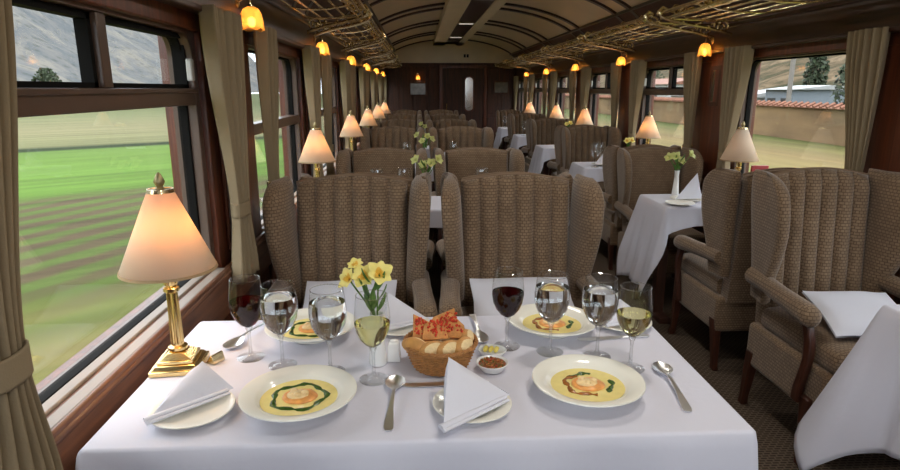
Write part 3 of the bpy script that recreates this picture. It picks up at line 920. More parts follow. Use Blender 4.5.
# ------------------------------------------------------------------ cutlery
def make_spoon():
    root = thing('soup_spoon', '', 'spoon')
    b = MB(); rings = []
    L = .20; n = 26
    for i in range(n + 1):
        t = i / n; y = -L / 2 + L * t
        w = interp([(0, .0055), (.03, .0085), (.12, .0075), (.35, .0038), (.62, .0030), (.68, .005), (.75, .0145), (.84, .0195), (.92, .0175), (.97, .011), (1, .002)], t)
        zc = interp([(0, .002), (.3, .010), (.55, .013), (.68, .011), (.84, .008), (1, .008)], t)
        dip = .0085 * max(0, math.sin(PI * (t - .68) / .32)) if t > .68 else 0
        top = [(-w + 2 * w * k / 8, y, zc - dip * (1 - (2 * k / 8 - 1) ** 2)) for k in range(9)]
        bot = [(x, y, z - .0016) for x, y, z in reversed(top)]
        rings.append(top + bot)
    b.loft(rings); b.xform(Matrix.Diagonal((1.2, 1.1, 1.1, 1))); b.build('spoon_body', 'steel', root, angle=60)
    return root
spoon = make_spoon()
def put(o, a, bb, label, group=None):
    """lay a piece of cutlery with its far end (+y) at a, near end at bb"""
    a, bb = Vector(a), Vector(bb); d = a - bb
    return place(o, ((a.x + bb.x) / 2, (a.y + bb.y) / 2, TT + .0005), math.atan2(-d.x, d.y), label, group)
put(spoon, (-.058, 1.262), (-.066, 1.06), 'silver soup spoon lying beside the white wine and left soup plate', 'spoons on the front table')
put(spoon, (.572, 1.30), (.55, 1.10), 'silver soup spoon right of the right soup plate, by the aisle', 'spoons on the front table')
put(spoon, (.157, 1.46), (.152, 1.645), 'silver spoon at the far edge behind the butter dish', 'spoons on the front table')
put(spoon, (-.492, 1.455), (-.43, 1.635), 'silver spoon behind the red wine near the window', 'spoons on the front table')
def make_knife():
    root = thing('table_knife', '', 'knife')
    b = MB(); rings = []
    for t, w, h in ((0, .002, .002), (.05, .007, .003), (.4, .006, .003)):
        rings.append([(-w, -.1 + .2 * t, .0005), (w, -.1 + .2 * t, .0005), (w, -.1 + .2 * t, h + .002), (-w, -.1 + .2 * t, h + .002)])
    b.loft(rings); b.build('handle', 'steel', root, bevel=.001)
    b = MB(); rings = []
    for t, w0, w1 in ((.4, .005, .005), (.5, .008, .007), (.85, .009, .007), (.97, .004, .007), (1, -.002, .006)):
        rings.append([(-w0, -.1 + .2 * t, .001), (w1, -.1 + .2 * t, .001), (w1, -.1 + .2 * t, .0035), (-w0, -.1 + .2 * t, .002)])
    b.loft(rings); b.build('blade', 'steel', root)
    return root
knife = make_knife()
put(knife, (-.045, 1.232), (.15, 1.238), 'silver knife between the spoon and the bread basket', 'knives on the front table')
put(knife, (.42, 1.462), (.61, 1.478), 'silver knife below the napkin behind the right goblets', 'knives on the front table')
# brass wedge beside the lamp
b = MB(); b.loft([[(-.02, y, 0), (.02, y, 0), (.02, y, .004), (.012, y, .03), (.006, y, .03), (-.014, y, .004)] for y in (-.03, .03)])
o = b.build('brass_card_holder', 'old_brass', None, (-.505, 1.385, TT), bevel=.002); o.scale = (.75, .6, .75); o.rotation_euler = (0, 0, -.5)
tag(o, 'small brass wedge between the lamp base and the folded napkin', 'holder')

# ------------------------------------------------------------------ vases and flowers
def make_vase():
    root = thing('bud_vase', '', 'vase')
    b = MB(); b.lathe([(0, .001), (.020, 0), (.022, .004), (.021, .02), (.016, .07), (.013, .10), (.015, .125), (.017, .13), (.0155, .13), (.012, .10), (.012, .02), (0, .018)], 32)
    b.build('vase_body', 'white_ceramic', root, angle=50)
    return root
vase = make_vase()
def petal(b, c, d, up, L, W, curl=.3):
    d = d.normalized(); side = d.cross(up).normalized(); nrm = side.cross(d)
    rows = []
    for i in range(6):
        t = i / 5; w = W * (math.sin(PI * min(1, .12 + .83 * t)) ** .8); p = c + d * L * t + nrm * (L * curl * (t ** 2) * -1)
        rows.append([b.bm.verts.new(p + side * w * k + nrm * .12 * W * (k * k)) for k in (-1, -.5, 0, .5, 1)])
    for r0, r1 in zip(rows[:-1], rows[1:]):
        for k in range(4): b.face([r0[k], r0[k + 1], r1[k + 1], r1[k]])
def make_flower(base, head, size, label, pm='petal', face=(0, -1, .3), group='flowers in the vases', np=6, leaf=True):
    base, head = Vector(base), Vector(head)
    root = thing('flower', label, 'flower', base, 0, group)
    h = head - base
    b = MB(); b.tube([Vector((0, 0, 0)), Vector((0, 0, h.z * .4)) + Vector((h.x, h.y, 0)) * .15, h * .92 - Vector(face) * size * .1, h - Vector(face) * size * .15], .0022 if size > .02 else .003, 6)
    b.build('flower_stem', 'green', root)
    f = Vector(face).normalized(); a1 = f.cross(Vector((0, 0, 1))).normalized() if abs(f.z) < .95 else Vector((1, 0, 0)); a2 = f.cross(a1)
    rnd = random.Random(label)
    b = MB(); bo = MB()
    for k in range(np):
        an = 2 * PI * k / np + rnd.random() * .3
        rad = a1 * math.cos(an) + a2 * math.sin(an)
        petal(b if k % 2 == 0 or size < .02 else b, h - f * size * .2, rad * .62 + f * .8, f, size * (1.05 if k % 2 else .95), size * (.50 if k % 2 else .44), .42)
    b.build('petals', pm, root, solid=.0006, normals=False, angle=80)
    b = MB()
    for k in range(3):
        an = 2 * PI * k / 3 + .5
        petal(b, h - f * size * .15, (a1 * math.cos(an) + a2 * math.sin(an)) * .5 + f * .8, f, size * .6, size * .22, .2)
    for k in range(4):
        an = 2 * PI * k / 4
        b.tube([h - f * size * .1, h + f * size * .45 + (a1 * math.cos(an) + a2 * math.sin(an)) * size * .15], .0007, 4)
    b.build('flower_centre', 'petal_orange' if pm == 'petal' else 'green_sauce' if False else pm, root, solid=.0005, normals=False, angle=80)
    if leaf:
        b = MB()
        for k in range(3):
            an = rnd.random() * 6; petal(b, Vector((0, 0, h.z * (.35 + .2 * k))) + Vector((h.x, h.y, 0)) * .2, Vector((math.cos(an), math.sin(an) * .6, .9)), Vector((math.cos(an), math.sin(an), -.6)), .045, .007, .3)
        b.build('leaf', 'green', root, solid=.0006, normals=False, angle=80)
    return root
V1 = (-.105, 1.352)
place(vase, (V1[0], V1[1], TT), 0, 'white bud vase of yellow flowers behind the white wine glass', 'white bud vases')
zb = TT + .09
fl = [((-.104, 1.352, zb), (-.098, 1.37, .962), .036, 'large open yellow flower on the front table, rightmost in its vase', (.35, -.7, .75)),
      ((-.108, 1.351, zb), (-.135, 1.38, .953), .034, 'open yellow flower in the middle of the front vase', (-.1, -.8, .7)),
      ((-.107, 1.354, zb), (-.172, 1.39, .945), .030, 'small yellow flower at the left of the front vase', (-.7, -.6, .6)),
      ((-.106, 1.353, zb), (-.155, 1.395, .978), .022, 'yellow bud standing highest in the front vase', (-.2, -.4, .9))]
for a, h, s, l, f in fl: make_flower(a, h, s, l, face=f)
def far_bunch(x, y, which, seed, n=4, pm='petal_pale'):
    rnd = random.Random(seed)
    place(vase, (x, y, TT), 0, 'white bud vase of flowers on the ' + which, 'white bud vases', (1, 1, 1.25))
    pos = ['leftmost', 'second from left', 'third from left', 'rightmost']
    for i in range(n):
        dx = (i - (n - 1) / 2) * .042
        make_flower((x + .002 * i - .003, y, TT + .12), (x + dx, y + rnd.uniform(-.03, .03), TT + .235 + rnd.uniform(-.02, .035)), .034,
                    'pale yellow flower, %s of the vase on the %s' % (pos[i] if n == 4 else ('left' if i == 0 else 'right'), which), pm, face=(dx * 10, -.7, .6), np=5)
far_bunch(.045, 3.40, 'second left table', 1)
far_bunch(.05, 5.15, 'third left table', 2)
far_bunch(1.585, 3.60, 'second right table', 3)
far_bunch(1.78, 5.05, 'third right table', 4, 2, 'petal')
far_bunch(1.72, 6.9, 'fourth right table', 5, 2, 'petal')
far_bunch(.05, 6.95, 'fourth left table', 6, 2)
# shaker
root = thing('salt_shaker', 'small square white shaker between vase and bread basket', 'shaker', (-.067, 1.372, TT))
b = MB(); b.loft([[(sx * h, sy * h, z) for sx, sy in ((-1, -1), (1, -1), (1, 1), (-1, 1))] for z, h in ((0, .017), (.04, .014), (.048, .012))]); b.build('shaker_body', 'white_ceramic', root, bevel=.003)
b = MB(); b.lathe([(.009, .047), (.009, .051), (.006, .053), (0, .0535)], 16); b.build('cap', 'white_ceramic', root)

# ------------------------------------------------------------------ bread basket and breads
BX, BY = .046, 1.333
root = thing('bread_basket', 'round wicker basket of breads in the middle of the front table', 'basket', (BX, BY, TT)); root.scale = (.92, .92, 1)
b = MB(); rings = []; nr, ns = 15, 96
def brad(t): return lerp(.066, .092, t ** .8)
for i in range(nr + 1):
    t = i / nr
    for (dz, amp) in ((-.25, 0), (.25, .0028)):
        tt = min(1, max(0, (i + dz) / nr)); r0 = brad(tt)
        rings.append([((r0 + amp * (1 if i % 2 else -1) * math.sin(24 * 2 * PI * j / ns) + amp * .5) * math.cos(2 * PI * j / ns), (r0 + amp * (1 if i % 2 else -1) * math.sin(24 * 2 * PI * j / ns) + amp * .5) * math.sin(2 * PI * j / ns), .003 + tt * .060) for j in range(ns)])
b.loft(rings, True, False)
b.build('woven_wall', 'wicker', root, solid=.003, angle=60)
b = MB(); b.lathe([(0, .001), (.066, .001), (.067, .005), (0, .005)], 48); b.build('basket_base', 'wicker', root)
b = MB()
for q in range(3):
    b.tube([((.093 + .003 * math.cos(14 * 2 * PI * j / 120 + q * 2.09)) * math.cos(2 * PI * j / 120), (.093 + .003 * math.cos(14 * 2 * PI * j / 120 + q * 2.09)) * math.sin(2 * PI * j / 120), .064 + .003 * math.sin(14 * 2 * PI * j / 120 + q * 2.09)) for j in range(120)], .003, 6, cyclic=True)
b.build('braided_rim', 'wicker', root)
def bread(name, loc, rot, L, W, H, label):
    L *= 1.12; W *= 1.1; H *= 1.25
    r = thing(name, label, 'bread', loc, 0, 'breads in the wicker basket'); r.rotation_euler = rot
    b = MB(); b.ball((0, 0, 0), 1, (L / 2, W / 2, H / 2), 3)
    for v in b.bm.verts: v.co *= 1 + .09 * noise.noise(v.co * 35 + Vector(loc) * 50)
    b.build('crust', 'crust', r, angle=80)
    b = MB(); b.ball((0, -W * .12, H * .10), 1, (L * .41, W * .41, H * .41), 3)
    for v in b.bm.verts: v.co *= 1 + .05 * noise.noise(v.co * 60)
    b.build('crumb', 'crumb', r, angle=80)
bz = TT + .062
for i, (dx, dy, rz, rx, L, lb) in enumerate(((-.062, -.030, 2.5, .2, .062, 'roll at the left rim of the basket'), (-.022, -.052, .6, .3, .06, 'bread roll at the front left of the basket'),
        (.016, -.050, .7, .3, .062, 'bread roll at the front middle of the basket'), (.052, -.036, 1.0, .3, .062, 'pale bread roll at the front right of the basket'), (.062, .01, 1.5, .1, .06, 'bread roll at the right rim of the basket'))):
    bread('bread_roll', (BX + dx, BY + dy, bz + .004), (rx, 0, rz), L, .034, .030, lb)
bread('bread_slice', (BX - .03, BY - .012, bz - .012), (.1, 0, .2), .07, .04, .03, 'bread roll under the crackers at the left')
bread('bread_slice', (BX + .03, BY + .02, bz - .012), (.1, 0, -.2), .07, .04, .03, 'bread roll under the crackers at the right')
def cracker(loc, rot, w, h, label, peak=0.0):
    r = thing('cracker', label, 'cracker', loc, 0, 'crackers standing in the wicker basket'); r.rotation_euler = rot
    prof = [(-w / 2, 0), (w / 2, 0), (w * .35, h * .55), (w * peak, h), (-w * .4, h * .62)]
    b = MB(); b.loft([[(x, y, z) for x, z in prof] for y in (-.003, .003)]); bmesh.ops.subdivide_edges(b.bm, edges=b.bm.edges, cuts=3)
    for v in b.bm.verts: v.co.y += .003 * noise.noise(v.co * 40 + Vector(loc) * 9)
    b.build('cracker_body', 'cracker', r, bevel=.001)
    b = MB(); rnd = random.Random(label)
    for i in range(46):
        t = rnd.random() ** .7; u = rnd.uniform(-.42, .42) * (1 - .55 * t)
        b.ball((u * w + peak * w * t * .6, -.0045, .008 + (h * .82 - .008) * t), rnd.uniform(.0022, .004), (1, .7, 1), 1)
    b.build('red_topping', 'red_top', r)
cracker((BX - .036, BY + .004, bz + .006), (-.45, 0, .25), .062, .062, 'tall pointed orange cracker at the left of the basket', -.35)
cracker((BX - .012, BY - .006, bz + .008), (-.55, 0, .1), .064, .056, 'cracker with red topping in the middle of the basket', .1)
cracker((BX + .030, BY + .002, bz + .008), (-.5, 0, -.3), .066, .060, 'cracker with red topping at the right of the basket', -.2)
cracker((BX + .012, BY + .030, bz + .008), (-.3, 0, -.1), .075, .062, 'pale broad cracker at the back of the basket', .3)

# butter and salsa dishes
b = MB(); rings = []
for q, z in ((.6, 0), (.9, .004), (1.05, .014), (1.0, .0155), (.86, .007), (.1, .005)):
    rings.append([((.034 * q) * math.copysign(abs(math.cos(2 * PI * i / 40)) ** .8, math.cos(2 * PI * i / 40)), (.027 * q) * math.copysign(abs(math.sin(2 * PI * i / 40)) ** .8, math.sin(2 * PI * i / 40)), z) for i in range(40)])
b.loft(rings); o = b.build('butter_dish', 'white_ceramic', None, (.178, 1.388, TT), angle=60); tag(o, 'small white dish of butter curls right of the bread basket', 'dish')
o.rotation_euler = (0, 0, -.4)
for i in range(3):
    b = MB(); b.tube([(-.011 + .0037 * j, 0, .004 * math.sin(PI * j / 6)) for j in range(7)], [.003, .0055, .006, .006, .006, .0055, .003], 10)
    o = b.build('butter_curl', 'butter', None, (.162 + .013 * i, 1.391 - .003 * i, TT + .0125), angle=70); o.rotation_euler = (0, 0, 1.2)
    tag(o, ['left', 'middle', 'right'][i] + ' butter curl in the small white dish', 'butter', 'butter curls in the dish')
b = MB(); b.lathe([(0, .002), (.024, .002), (.026, 0), (.030, .004), (.0375, .017), (.0385, .019), (.037, .0198), (.034, .017), (.027, .008), (0, .006)], 48)
o = b.build('salsa_dish', 'white_ceramic', None, (.168, 1.307, TT), angle=50); tag(o, 'small round white dish of chopped salsa beside the folded napkin', 'dish')
b = MB(); b.lathe([(0, .0085), (.026, .0105), (.0325, .0160), (0, .0185)], 32); rnd = random.Random(4)
for i in range(90):
    a = rnd.random() * 6.28; q = .029 * math.sqrt(rnd.random()); b.ball((q * math.cos(a), q * math.sin(a), .0175 + rnd.random() * .002), rnd.uniform(.0018, .0034), (1, 1, .7), 1)
o = b.build('salsa', 'salsa', None, (.168, 1.307, TT)); tag(o, 'chopped brown and green salsa filling the small round dish', 'salsa', None, 'stuff')

# pillows: left and right front chairs and the right-hand chair
pillow((-.285, 2.29, .552), 0, 'white pillow on the window side armchair behind the flowers', .36, .26, False, .45)
pillow((.415, 2.29, .552), 0, 'white pillow on the aisle side armchair behind the red wine', .40, .26, True, .45)
pillow((1.675, 2.06, .560), -.12, 'white pillow with dark emblem on the right hand armchair', .31, .27, True, .30)
# red card by the unlit lamp
b = MB(); b.loft([[(-.05, -.02, 0), (.05, -.02, 0), (.05, -.006, .215), (-.05, -.006, .215)], [(-.05, .02, 0), (.05, .02, 0), (.05, .006, .215), (-.05, .006, .215)]])
o = b.build('menu_card', 'red_card', None, (1.988, 3.40, TT), bevel=.002); tag(o, 'red standing card next to the unlit white lamp', 'card')

# ------------------------------------------------------------------ sconces, ceiling lamps
def make_sconce():
    # hangs from an arm; local +x points from the wall into the car, origin at the wall
    root = thing('wall_lamp', '', 'lamp')
    b = MB(); b.lathe([(0, 0), (.024, 0), (.024, .006), (.016, .010), (0, .011)], 20); b.xform(Matrix.Rotation(PI / 2, 4, 'Y')); b.xform(Matrix.Translation((0, 0, .055))); b.build('back_plate', 'old_brass', root)
    b = MB(); b.tube([(.008, 0, .055), (.03, 0, .068), (.048, 0, .07), (.052, 0, .055), (.052, 0, .038)], .004, 8); b.lathe([(0, .048), (.012, .042), (.013, .034), (.010, .030)], 16, (.052, 0, 0)); b.build('arm', 'old_brass', root)
    b = MB(); n = 48; rings = []
    for r, z, sc in ((.012, .036, 0), (.026, .030, 0), (.036, .012, 0), (.041, -.012, .0), (.043, -.030, .3), (.044, -.040, 1)):
        rings.append([(.052 + r * math.cos(2 * PI * i / n) * (1 + .05 * math.cos(6 * 2 * PI * i / n)), r * math.sin(2 * PI * i / n) * (1 + .05 * math.cos(6 * 2 * PI * i / n)), z - sc * .010 * abs(math.cos(3 * 2 * PI * i / n)) ) for i in range(n)])
    b.loft(rings, True, False); b.build('tulip_shade', 'amber', root, solid=.002, angle=70)
    b = MB(); b.ball((.052, 0, -.018), .014, (1, 1, 1.35)); b.build('light_bulb', 'bulb', root)
    point_light('wall_lamp_light', (.052, 0, -.018), 1.7, (1, .70, .38), .016, root)
    return root
sconce = make_sconce()
for i in range(6):
    y = PIL[1] + .12 + PITCH * i
    place(sconce, (XL + .04, y, 1.655), 0, 'lit amber tulip lamp under the left rack, %s from the front' % ORD[i], 'amber tulip lamps on the left wall')
for i in range(1, 6):
    y = PIL[1] + .12 + PITCH * i
    place(sconce, (XR - .04, y, 1.655), PI, 'lit amber tulip lamp under the right rack, %s from the front' % ORD[i - 1], 'amber tulip lamps on the right wall')
place(sconce, (.0, Y1 - .015, 1.62), -PI / 2, 'lit amber tulip lamp on the far end wall above the picture')

def make_ceiling_lamp(name_on=True):
    root = thing('ceiling_lamp', '', 'lamp')
    b = MB()
    for q in ((-.105, .105, -.07, -.055), (-.105, .105, .055, .07), (-.105, -.09, -.055, .055), (.09, .105, -.055, .055)): b.bx(q[0], q[1], q[2], q[3], -.012, 0)
    b.build('frame', 'old_brass', root, bevel=.002)
    b = MB(); b.bx(-.09, .09, -.055, .055, -.009, -.001); b.build('diffuser', 'panel', root)
    return root
cl = make_ceiling_lamp()
CLY = [-.6, .6, 1.7, 3.3, 4.6, 5.9, 8.1, 10.2]  # lamps nearer than the visible ones are added, unseen, to brighten the table
CLP = [3.5, 5.5, 5.5, 4.5, 3, 3, 2.5, 2.5]
for i, (y, p) in enumerate(zip(CLY, CLP)):
    o = place(cl, (.628, y, DZ + .012), 0, 'pale rectangular lamp in the dark ceiling strip, added if unseen, %s from the far end' % (ORD[len(CLY) - 1 - i] if len(CLY) - 1 - i < 7 else 'last'), 'lamps in the dark ceiling strip')
    l = bpy.data.lights.new('ceiling_fill_light', 'AREA'); l.shape = 'RECTANGLE'; l.size = .18; l.size_y = .11; l.energy = p; l.color = (1, .94, .86)  # area light added under each panel as fill
    lo = bpy.data.objects.new('ceiling_fill_light', l); COL.objects.link(lo); lo.location = (.628, y, DZ + .001)

# ------------------------------------------------------------------ luggage racks
def make_rack():
    # local: wall at x=0, extends to +x .42, length along y centred
    root = thing('luggage_rack', '', 'luggage rack')
    Lh = PITCH / 2 - .06; D = .40
    for i in range(5):
        x = .05 + (D - .10) * i / 4; z = .012 * i / 4
        b = MB(); b.tube([(x, -Lh, z), (x, Lh, z)], .0065, 6); b.build('bar', 'old_brass', root)
    for i in range(4):
        y = -Lh + .22 + (2 * Lh - .44) * i / 3
        b = MB(); b.tube([(.01, y, .0), (.12, y, -.018), (.24, y, -.016), (.33, y, .0), (D - .01, y, .025), (D + .004, y, .05), (D - .008, y, .068), (D - .03, y, .062)], .0055, 6)
        b.build('cross_bar', 'old_brass', root)
    b = MB(); b.tube([(D, -Lh, .045), (D, Lh, .045)], .0115, 8); b.tube([(D - .012, -Lh, .012), (D - .012, Lh, .012)], .006, 8)
    for s in (-1, 1): b.ball((D, s * Lh, .045), .014)
    b.build('front_rail', 'old_brass', root)
    for y in (-Lh + .06, Lh - .06):
        b = MB()
        b.tube([(0, y, -.10), (.06, y, -.075), (.16, y, -.045), (.28, y, -.02), (.36, y, -.0), (D + .005, y, .02), (D + .02, y, .05), (D, y, .075), (D - .025, y, .062), (D - .02, y, .045)], .0105, 8)
        b.tube([(0, y, .0), (.1, y, -.004), (D - .01, y, .008)], .007, 8)
        pts = []
        for i in range(26):
            a = i / 25 * 3.4 * PI; r = .042 * (1 - i / 30); pts.append((.085 + r * math.cos(a), y, -.04 + r * math.sin(a)))
        b.tube(pts, .005, 6); b.bx(-.002, .008, y - .02, y + .02, -.12, .02)
        b.build('bracket', 'old_brass', root)
    for y0 in (-.54, -.18, .18, .54):
        b = MB()
        for s in (-1, 1):
            pts = []
            for i in range(22):
                a = i / 21 * 2.6 * PI; r = .062 * (1 - i / 27)
                pts.append((D - .055 - (.062 - r * math.cos(a)) * .6 + .04, y0 + s * (.012 + .066 - r * math.cos(a)), .03 + r * .55 * math.sin(a)))
            b.tube(pts, .0062, 6)
        b.tube([(D - .0, y0 - .12, .045), (D - .03, y0 - .06, .02), (D - .05, y0, .035), (D - .03, y0 + .06, .02), (D, y0 + .12, .045)], .0062, 6)
        b.build('scroll_ornament', 'old_brass', root)
    return root
rack = make_rack()
for i in range(7):
    y = 1.45 + PITCH * (i - 0) 
    place(rack, (XL, y, 1.815), 0, 'ornate brass luggage rack above the %s left window' % ORD[i], 'brass luggage racks on the left')
for i in range(1, 7):
    y = 1.45 + PITCH * i
    place(rack, (XR, y, 1.815), PI, 'ornate brass luggage rack above the %s right window' % ORD[i], 'brass luggage racks on the right', (1.25, 1, 1))

# ------------------------------------------------------------------ end wall furniture
d = bpy.data.objects.new('door_1', None); COL.objects.link(d); d['kind'] = 'structure'; d.location = (.92, Y1, 0)
b = MB(); b.bx(-.42, .42, -.05, -.01, 0, 1.80); b.build('door_leaf', 'wood_dark', d, bevel=.006)
b = MB(); b.bx(-.48, -.42, -.07, 0, 0, 1.84); b.bx(.42, .48, -.07, 0, 0, 1.84); b.bx(-.48, .48, -.07, 0, 1.80, 1.86); b.build('door_frame', 'wood', d, bevel=.006)
b = MB(); b.loft([[(p[0], -.052, p[1]) for p in rrect(.04, .20, .96, 1.62, .075)], [(p[0], -.056, p[1]) for p in rrect(.04, .20, .96, 1.62, .075)]]); b.build('door_mirror', 'mirror', d)
b = MB(); po = rrect(.015, .225, .935, 1.645, .085); pi_ = rrect(.04, .20, .96, 1.62, .075)
b.loft([[(p[0], -.05, p[1]) for p in po], [(p[0], -.07, p[1]) for p in po], [(p[0], -.07, p[1]) for p in pi_], [(p[0], -.05, p[1]) for p in pi_]], True, False, True); b.build('mirror_frame', 'wood', d, bevel=.004)
b = MB(); b.tube([(-.34, -.055, .95), (-.34, -.095, .95), (-.34, -.095, 1.1), (-.34, -.055, 1.1)], .009); b.build('door_handle', 'brass', d)
def picture(x, y, z, w, h, rz, label, mat='picture'):
    r = thing('framed_picture', label, 'picture', (x, y, z), rz)
    b = MB(); po = rrect(-w / 2, w / 2, -h / 2, h / 2, .003); pi_ = rrect(-w / 2 + .03, w / 2 - .03, -h / 2 + .03, h / 2 - .03, .003)
    b.loft([[(p[0], 0, p[1]) for p in po], [(p[0], -.025, p[1]) for p in po], [(p[0], -.02, p[1]) for p in pi_], [(p[0], 0, p[1]) for p in pi_]], True, False, True); b.build('picture_frame', 'wood_dark', r, bevel=.003)
    b = MB(); b.bx(-w / 2 + .03, w / 2 - .03, -.012, -.002, -h / 2 + .03, h / 2 - .03); b.build('picture_print', mat, r)
picture(.0, Y1 - .016, 1.39, .36, .28, 0, 'framed grey picture on the left of the far end wall')
picture(1.70, Y1 - .016, 1.42, .32, .26, 0, 'framed grey picture at the right of the far end wall, by the door')
picture(XR - .015, 4.15, 1.41, .15, .27, PI / 2, 'narrow framed mirror on the right wall pillar between two windows', 'mirror')
b = MB(); b.bx(-.05, -.01, -.02, 0, -.03, .03); b.bx(.01, .05, -.02, 0, -.03, .03)
o = b.build('ceiling_vent', 'black', None, (.98, Y1, 2.04)); tag(o, 'pair of tiny dark vents on the cream panel above the end wall', 'vent')

# ------------------------------------------------------------------ outside
GZ = -1.2
EXT = .36
def field_mat(name, stops, nx, ny, nscale, streak=.05, furrow=False):
    m, nt, out = new_mat(name)
    p = nd(nt, 'ShaderNodeBsdfPrincipled', Roughness=.95); p.inputs['Specular IOR Level'].default_value = .1
    g = nd(nt, 'ShaderNodeNewGeometry'); sx = nd(nt, 'ShaderNodeSeparateXYZ'); nt.links.new(g.outputs['Position'], sx.inputs[0])
    def mth(op, a, bb):
        n = nd(nt, 'ShaderNodeMath', _operation=op)
        for i, v in enumerate((a, bb)):
            if isinstance(v, (int, float)): n.inputs[i].default_value = v
            else: nt.links.new(v, n.inputs[i])
        return n.outputs[0]
    dist = mth('ADD', mth('MULTIPLY', sx.outputs[0], nx), mth('MULTIPLY', sx.outputs[1], ny))
    cb = nd(nt, 'ShaderNodeCombineXYZ')
    along = mth('ADD', mth('MULTIPLY', sx.outputs[0], -ny), mth('MULTIPLY', sx.outputs[1], nx))
    nt.links.new(mth('MULTIPLY', dist, nscale), cb.inputs[0]); nt.links.new(mth('MULTIPLY', along, nscale * streak), cb.inputs[1])
    nz = nd(nt, 'ShaderNodeTexNoise', Scale=1.0, Detail=5.0, Roughness=.6); nt.links.new(cb.outputs[0], nz.inputs['Vector'])
    jit = mth('ADD', dist, mth('MULTIPLY', mth('SUBTRACT', nz.outputs['Fac'], .5), 1.6))
    fac = mth('DIVIDE', jit, 100.0)
    r = nd(nt, 'ShaderNodeValToRGB')
    el = r.color_ramp.elements
    el[0].position = stops[0][0] / 100; el[0].color = rgba(stops[0][1]); el[1].position = stops[-1][0] / 100; el[1].color = rgba(stops[-1][1])
    stops = [(d_, tuple(v * EXT for v in c)) for d_, c in stops]
    el[0].color = rgba(stops[0][1]); el[1].color = rgba(stops[-1][1])
    for d_, c in stops[1:-1]:
        e = el.new(d_ / 100); e.color = rgba(c)
    nt.links.new(fac, r.inputs[0])
    r2 = nd(nt, 'ShaderNodeValToRGB'); r2.color_ramp.elements[0].position = .3; r2.color_ramp.elements[1].position = .7
    r2.color_ramp.elements[0].color = (.62, .60, .55, 1); r2.color_ramp.elements[1].color = (1.25, 1.25, 1.15, 1)
    nt.links.new(nz.outputs['Fac'], r2.inputs[0])
    if furrow:
        q = mth('ADD', mth('MULTIPLY', sx.outputs[0], -.92), mth('MULTIPLY', sx.outputs[1], .39))
        q = mth('ADD', q, mth('MULTIPLY', nz.outputs['Fac'], .5))
        sn = mth('ADD', mth('MULTIPLY', mth('SINE', mth('MULTIPLY', q, 2 * PI / .8), 0), .5), mth('MULTIPLY', nz.outputs['Fac'], .9))
        rs = nd(nt, 'ShaderNodeValToRGB'); rs.color_ramp.elements[0].position = .2; rs.color_ramp.elements[1].position = .75
        rs.color_ramp.elements[0].color = rgba([v * EXT for v in srgb(118, 100, 78)]); rs.color_ramp.elements[1].color = rgba([v * EXT for v in srgb(112, 134, 66)])
        nt.links.new(sn, rs.inputs[0])
        mk = nd(nt, 'ShaderNodeValToRGB'); me_ = mk.color_ramp.elements
        me_[0].position = .076; me_[0].color = (0, 0, 0, 1); me_[1].position = .1
        me_[1].color = (.9, .9, .9, 1); e1 = me_.new(.165); e1.color = (.9, .9, .9, 1); e2 = me_.new(.178); e2.color = (0, 0, 0, 1)
        nt.links.new(fac, mk.inputs[0])
        fm = nd(nt, 'ShaderNodeMixRGB'); nt.links.new(mk.outputs[0], fm.inputs[0]); nt.links.new(r.outputs[0], fm.inputs[1]); nt.links.new(rs.outputs[0], fm.inputs[2]); r = fm
    mx = nd(nt, 'ShaderNodeMixRGB', _blend_type='MULTIPLY', Fac=.8); nt.links.new(r.outputs[0], mx.inputs[1]); nt.links.new(r2.outputs[0], mx.inputs[2])
    nt.links.new(mx.outputs[0], p.inputs['Base Color']); nt.links.new(p.outputs[0], out.inputs[0])
    return m
# fields
G1 = srgb(128, 168, 62); BR = srgb(120, 104, 76)
M['fieldL'] = field_mat('left_fields', [(0, srgb(150, 146, 70)), (5.0, srgb(166, 156, 92)), (5.8, srgb(124, 136, 58)), (6.8, srgb(172, 158, 104)), (7.6, srgb(120, 136, 58)), (8.4, srgb(150, 146, 84)), (9.2, srgb(98, 130, 50)), (10.2, srgb(128, 114, 80)), (11.3, srgb(102, 130, 56)),
    (12.4, srgb(140, 118, 88)), (13.4, srgb(104, 128, 60)), (14.6, srgb(138, 120, 92)), (15.8, srgb(110, 132, 62)), (16.6, srgb(134, 122, 88)), (17.6, srgb(124, 164, 66)), (27, srgb(136, 174, 76)), (30.6, srgb(122, 154, 72)), (31.2, srgb(56, 72, 34)), (32.2, srgb(60, 76, 38)), (33, srgb(156, 156, 110)), (46, srgb(174, 166, 124)), (70, srgb(146, 150, 104)), (100, srgb(120, 128, 80))], -.61, .79, 1.4, furrow=True)
M['fieldR'] = field_mat('right_grass', [(0, srgb(150, 142, 72)), (6, srgb(150, 150, 76)), (9, srgb(176, 158, 96)), (12, srgb(130, 140, 70)), (15, srgb(176, 156, 100)), (18, srgb(164, 140, 94)), (24, srgb(122, 132, 76)), (60, srgb(128, 134, 84)), (100, srgb(120, 120, 80))], 1.0, .12, 1.0)
b = MB(); b.grid(lambda u, v: (-.95 - 260 * u, -120 + 480 * v, GZ), 4, 4); struct(b.build('field', 'fieldL'))
b = MB(); b.grid(lambda u, v: (2.3 + 190 * u, -120 + 480 * v, GZ - .01), 4, 4); struct(b.build('lawn', 'fieldR'))
b = MB(); b.bx(-.95, 2.3, -120, 360, GZ - .3, GZ - .02); struct(b.build('ground', 'bark'))

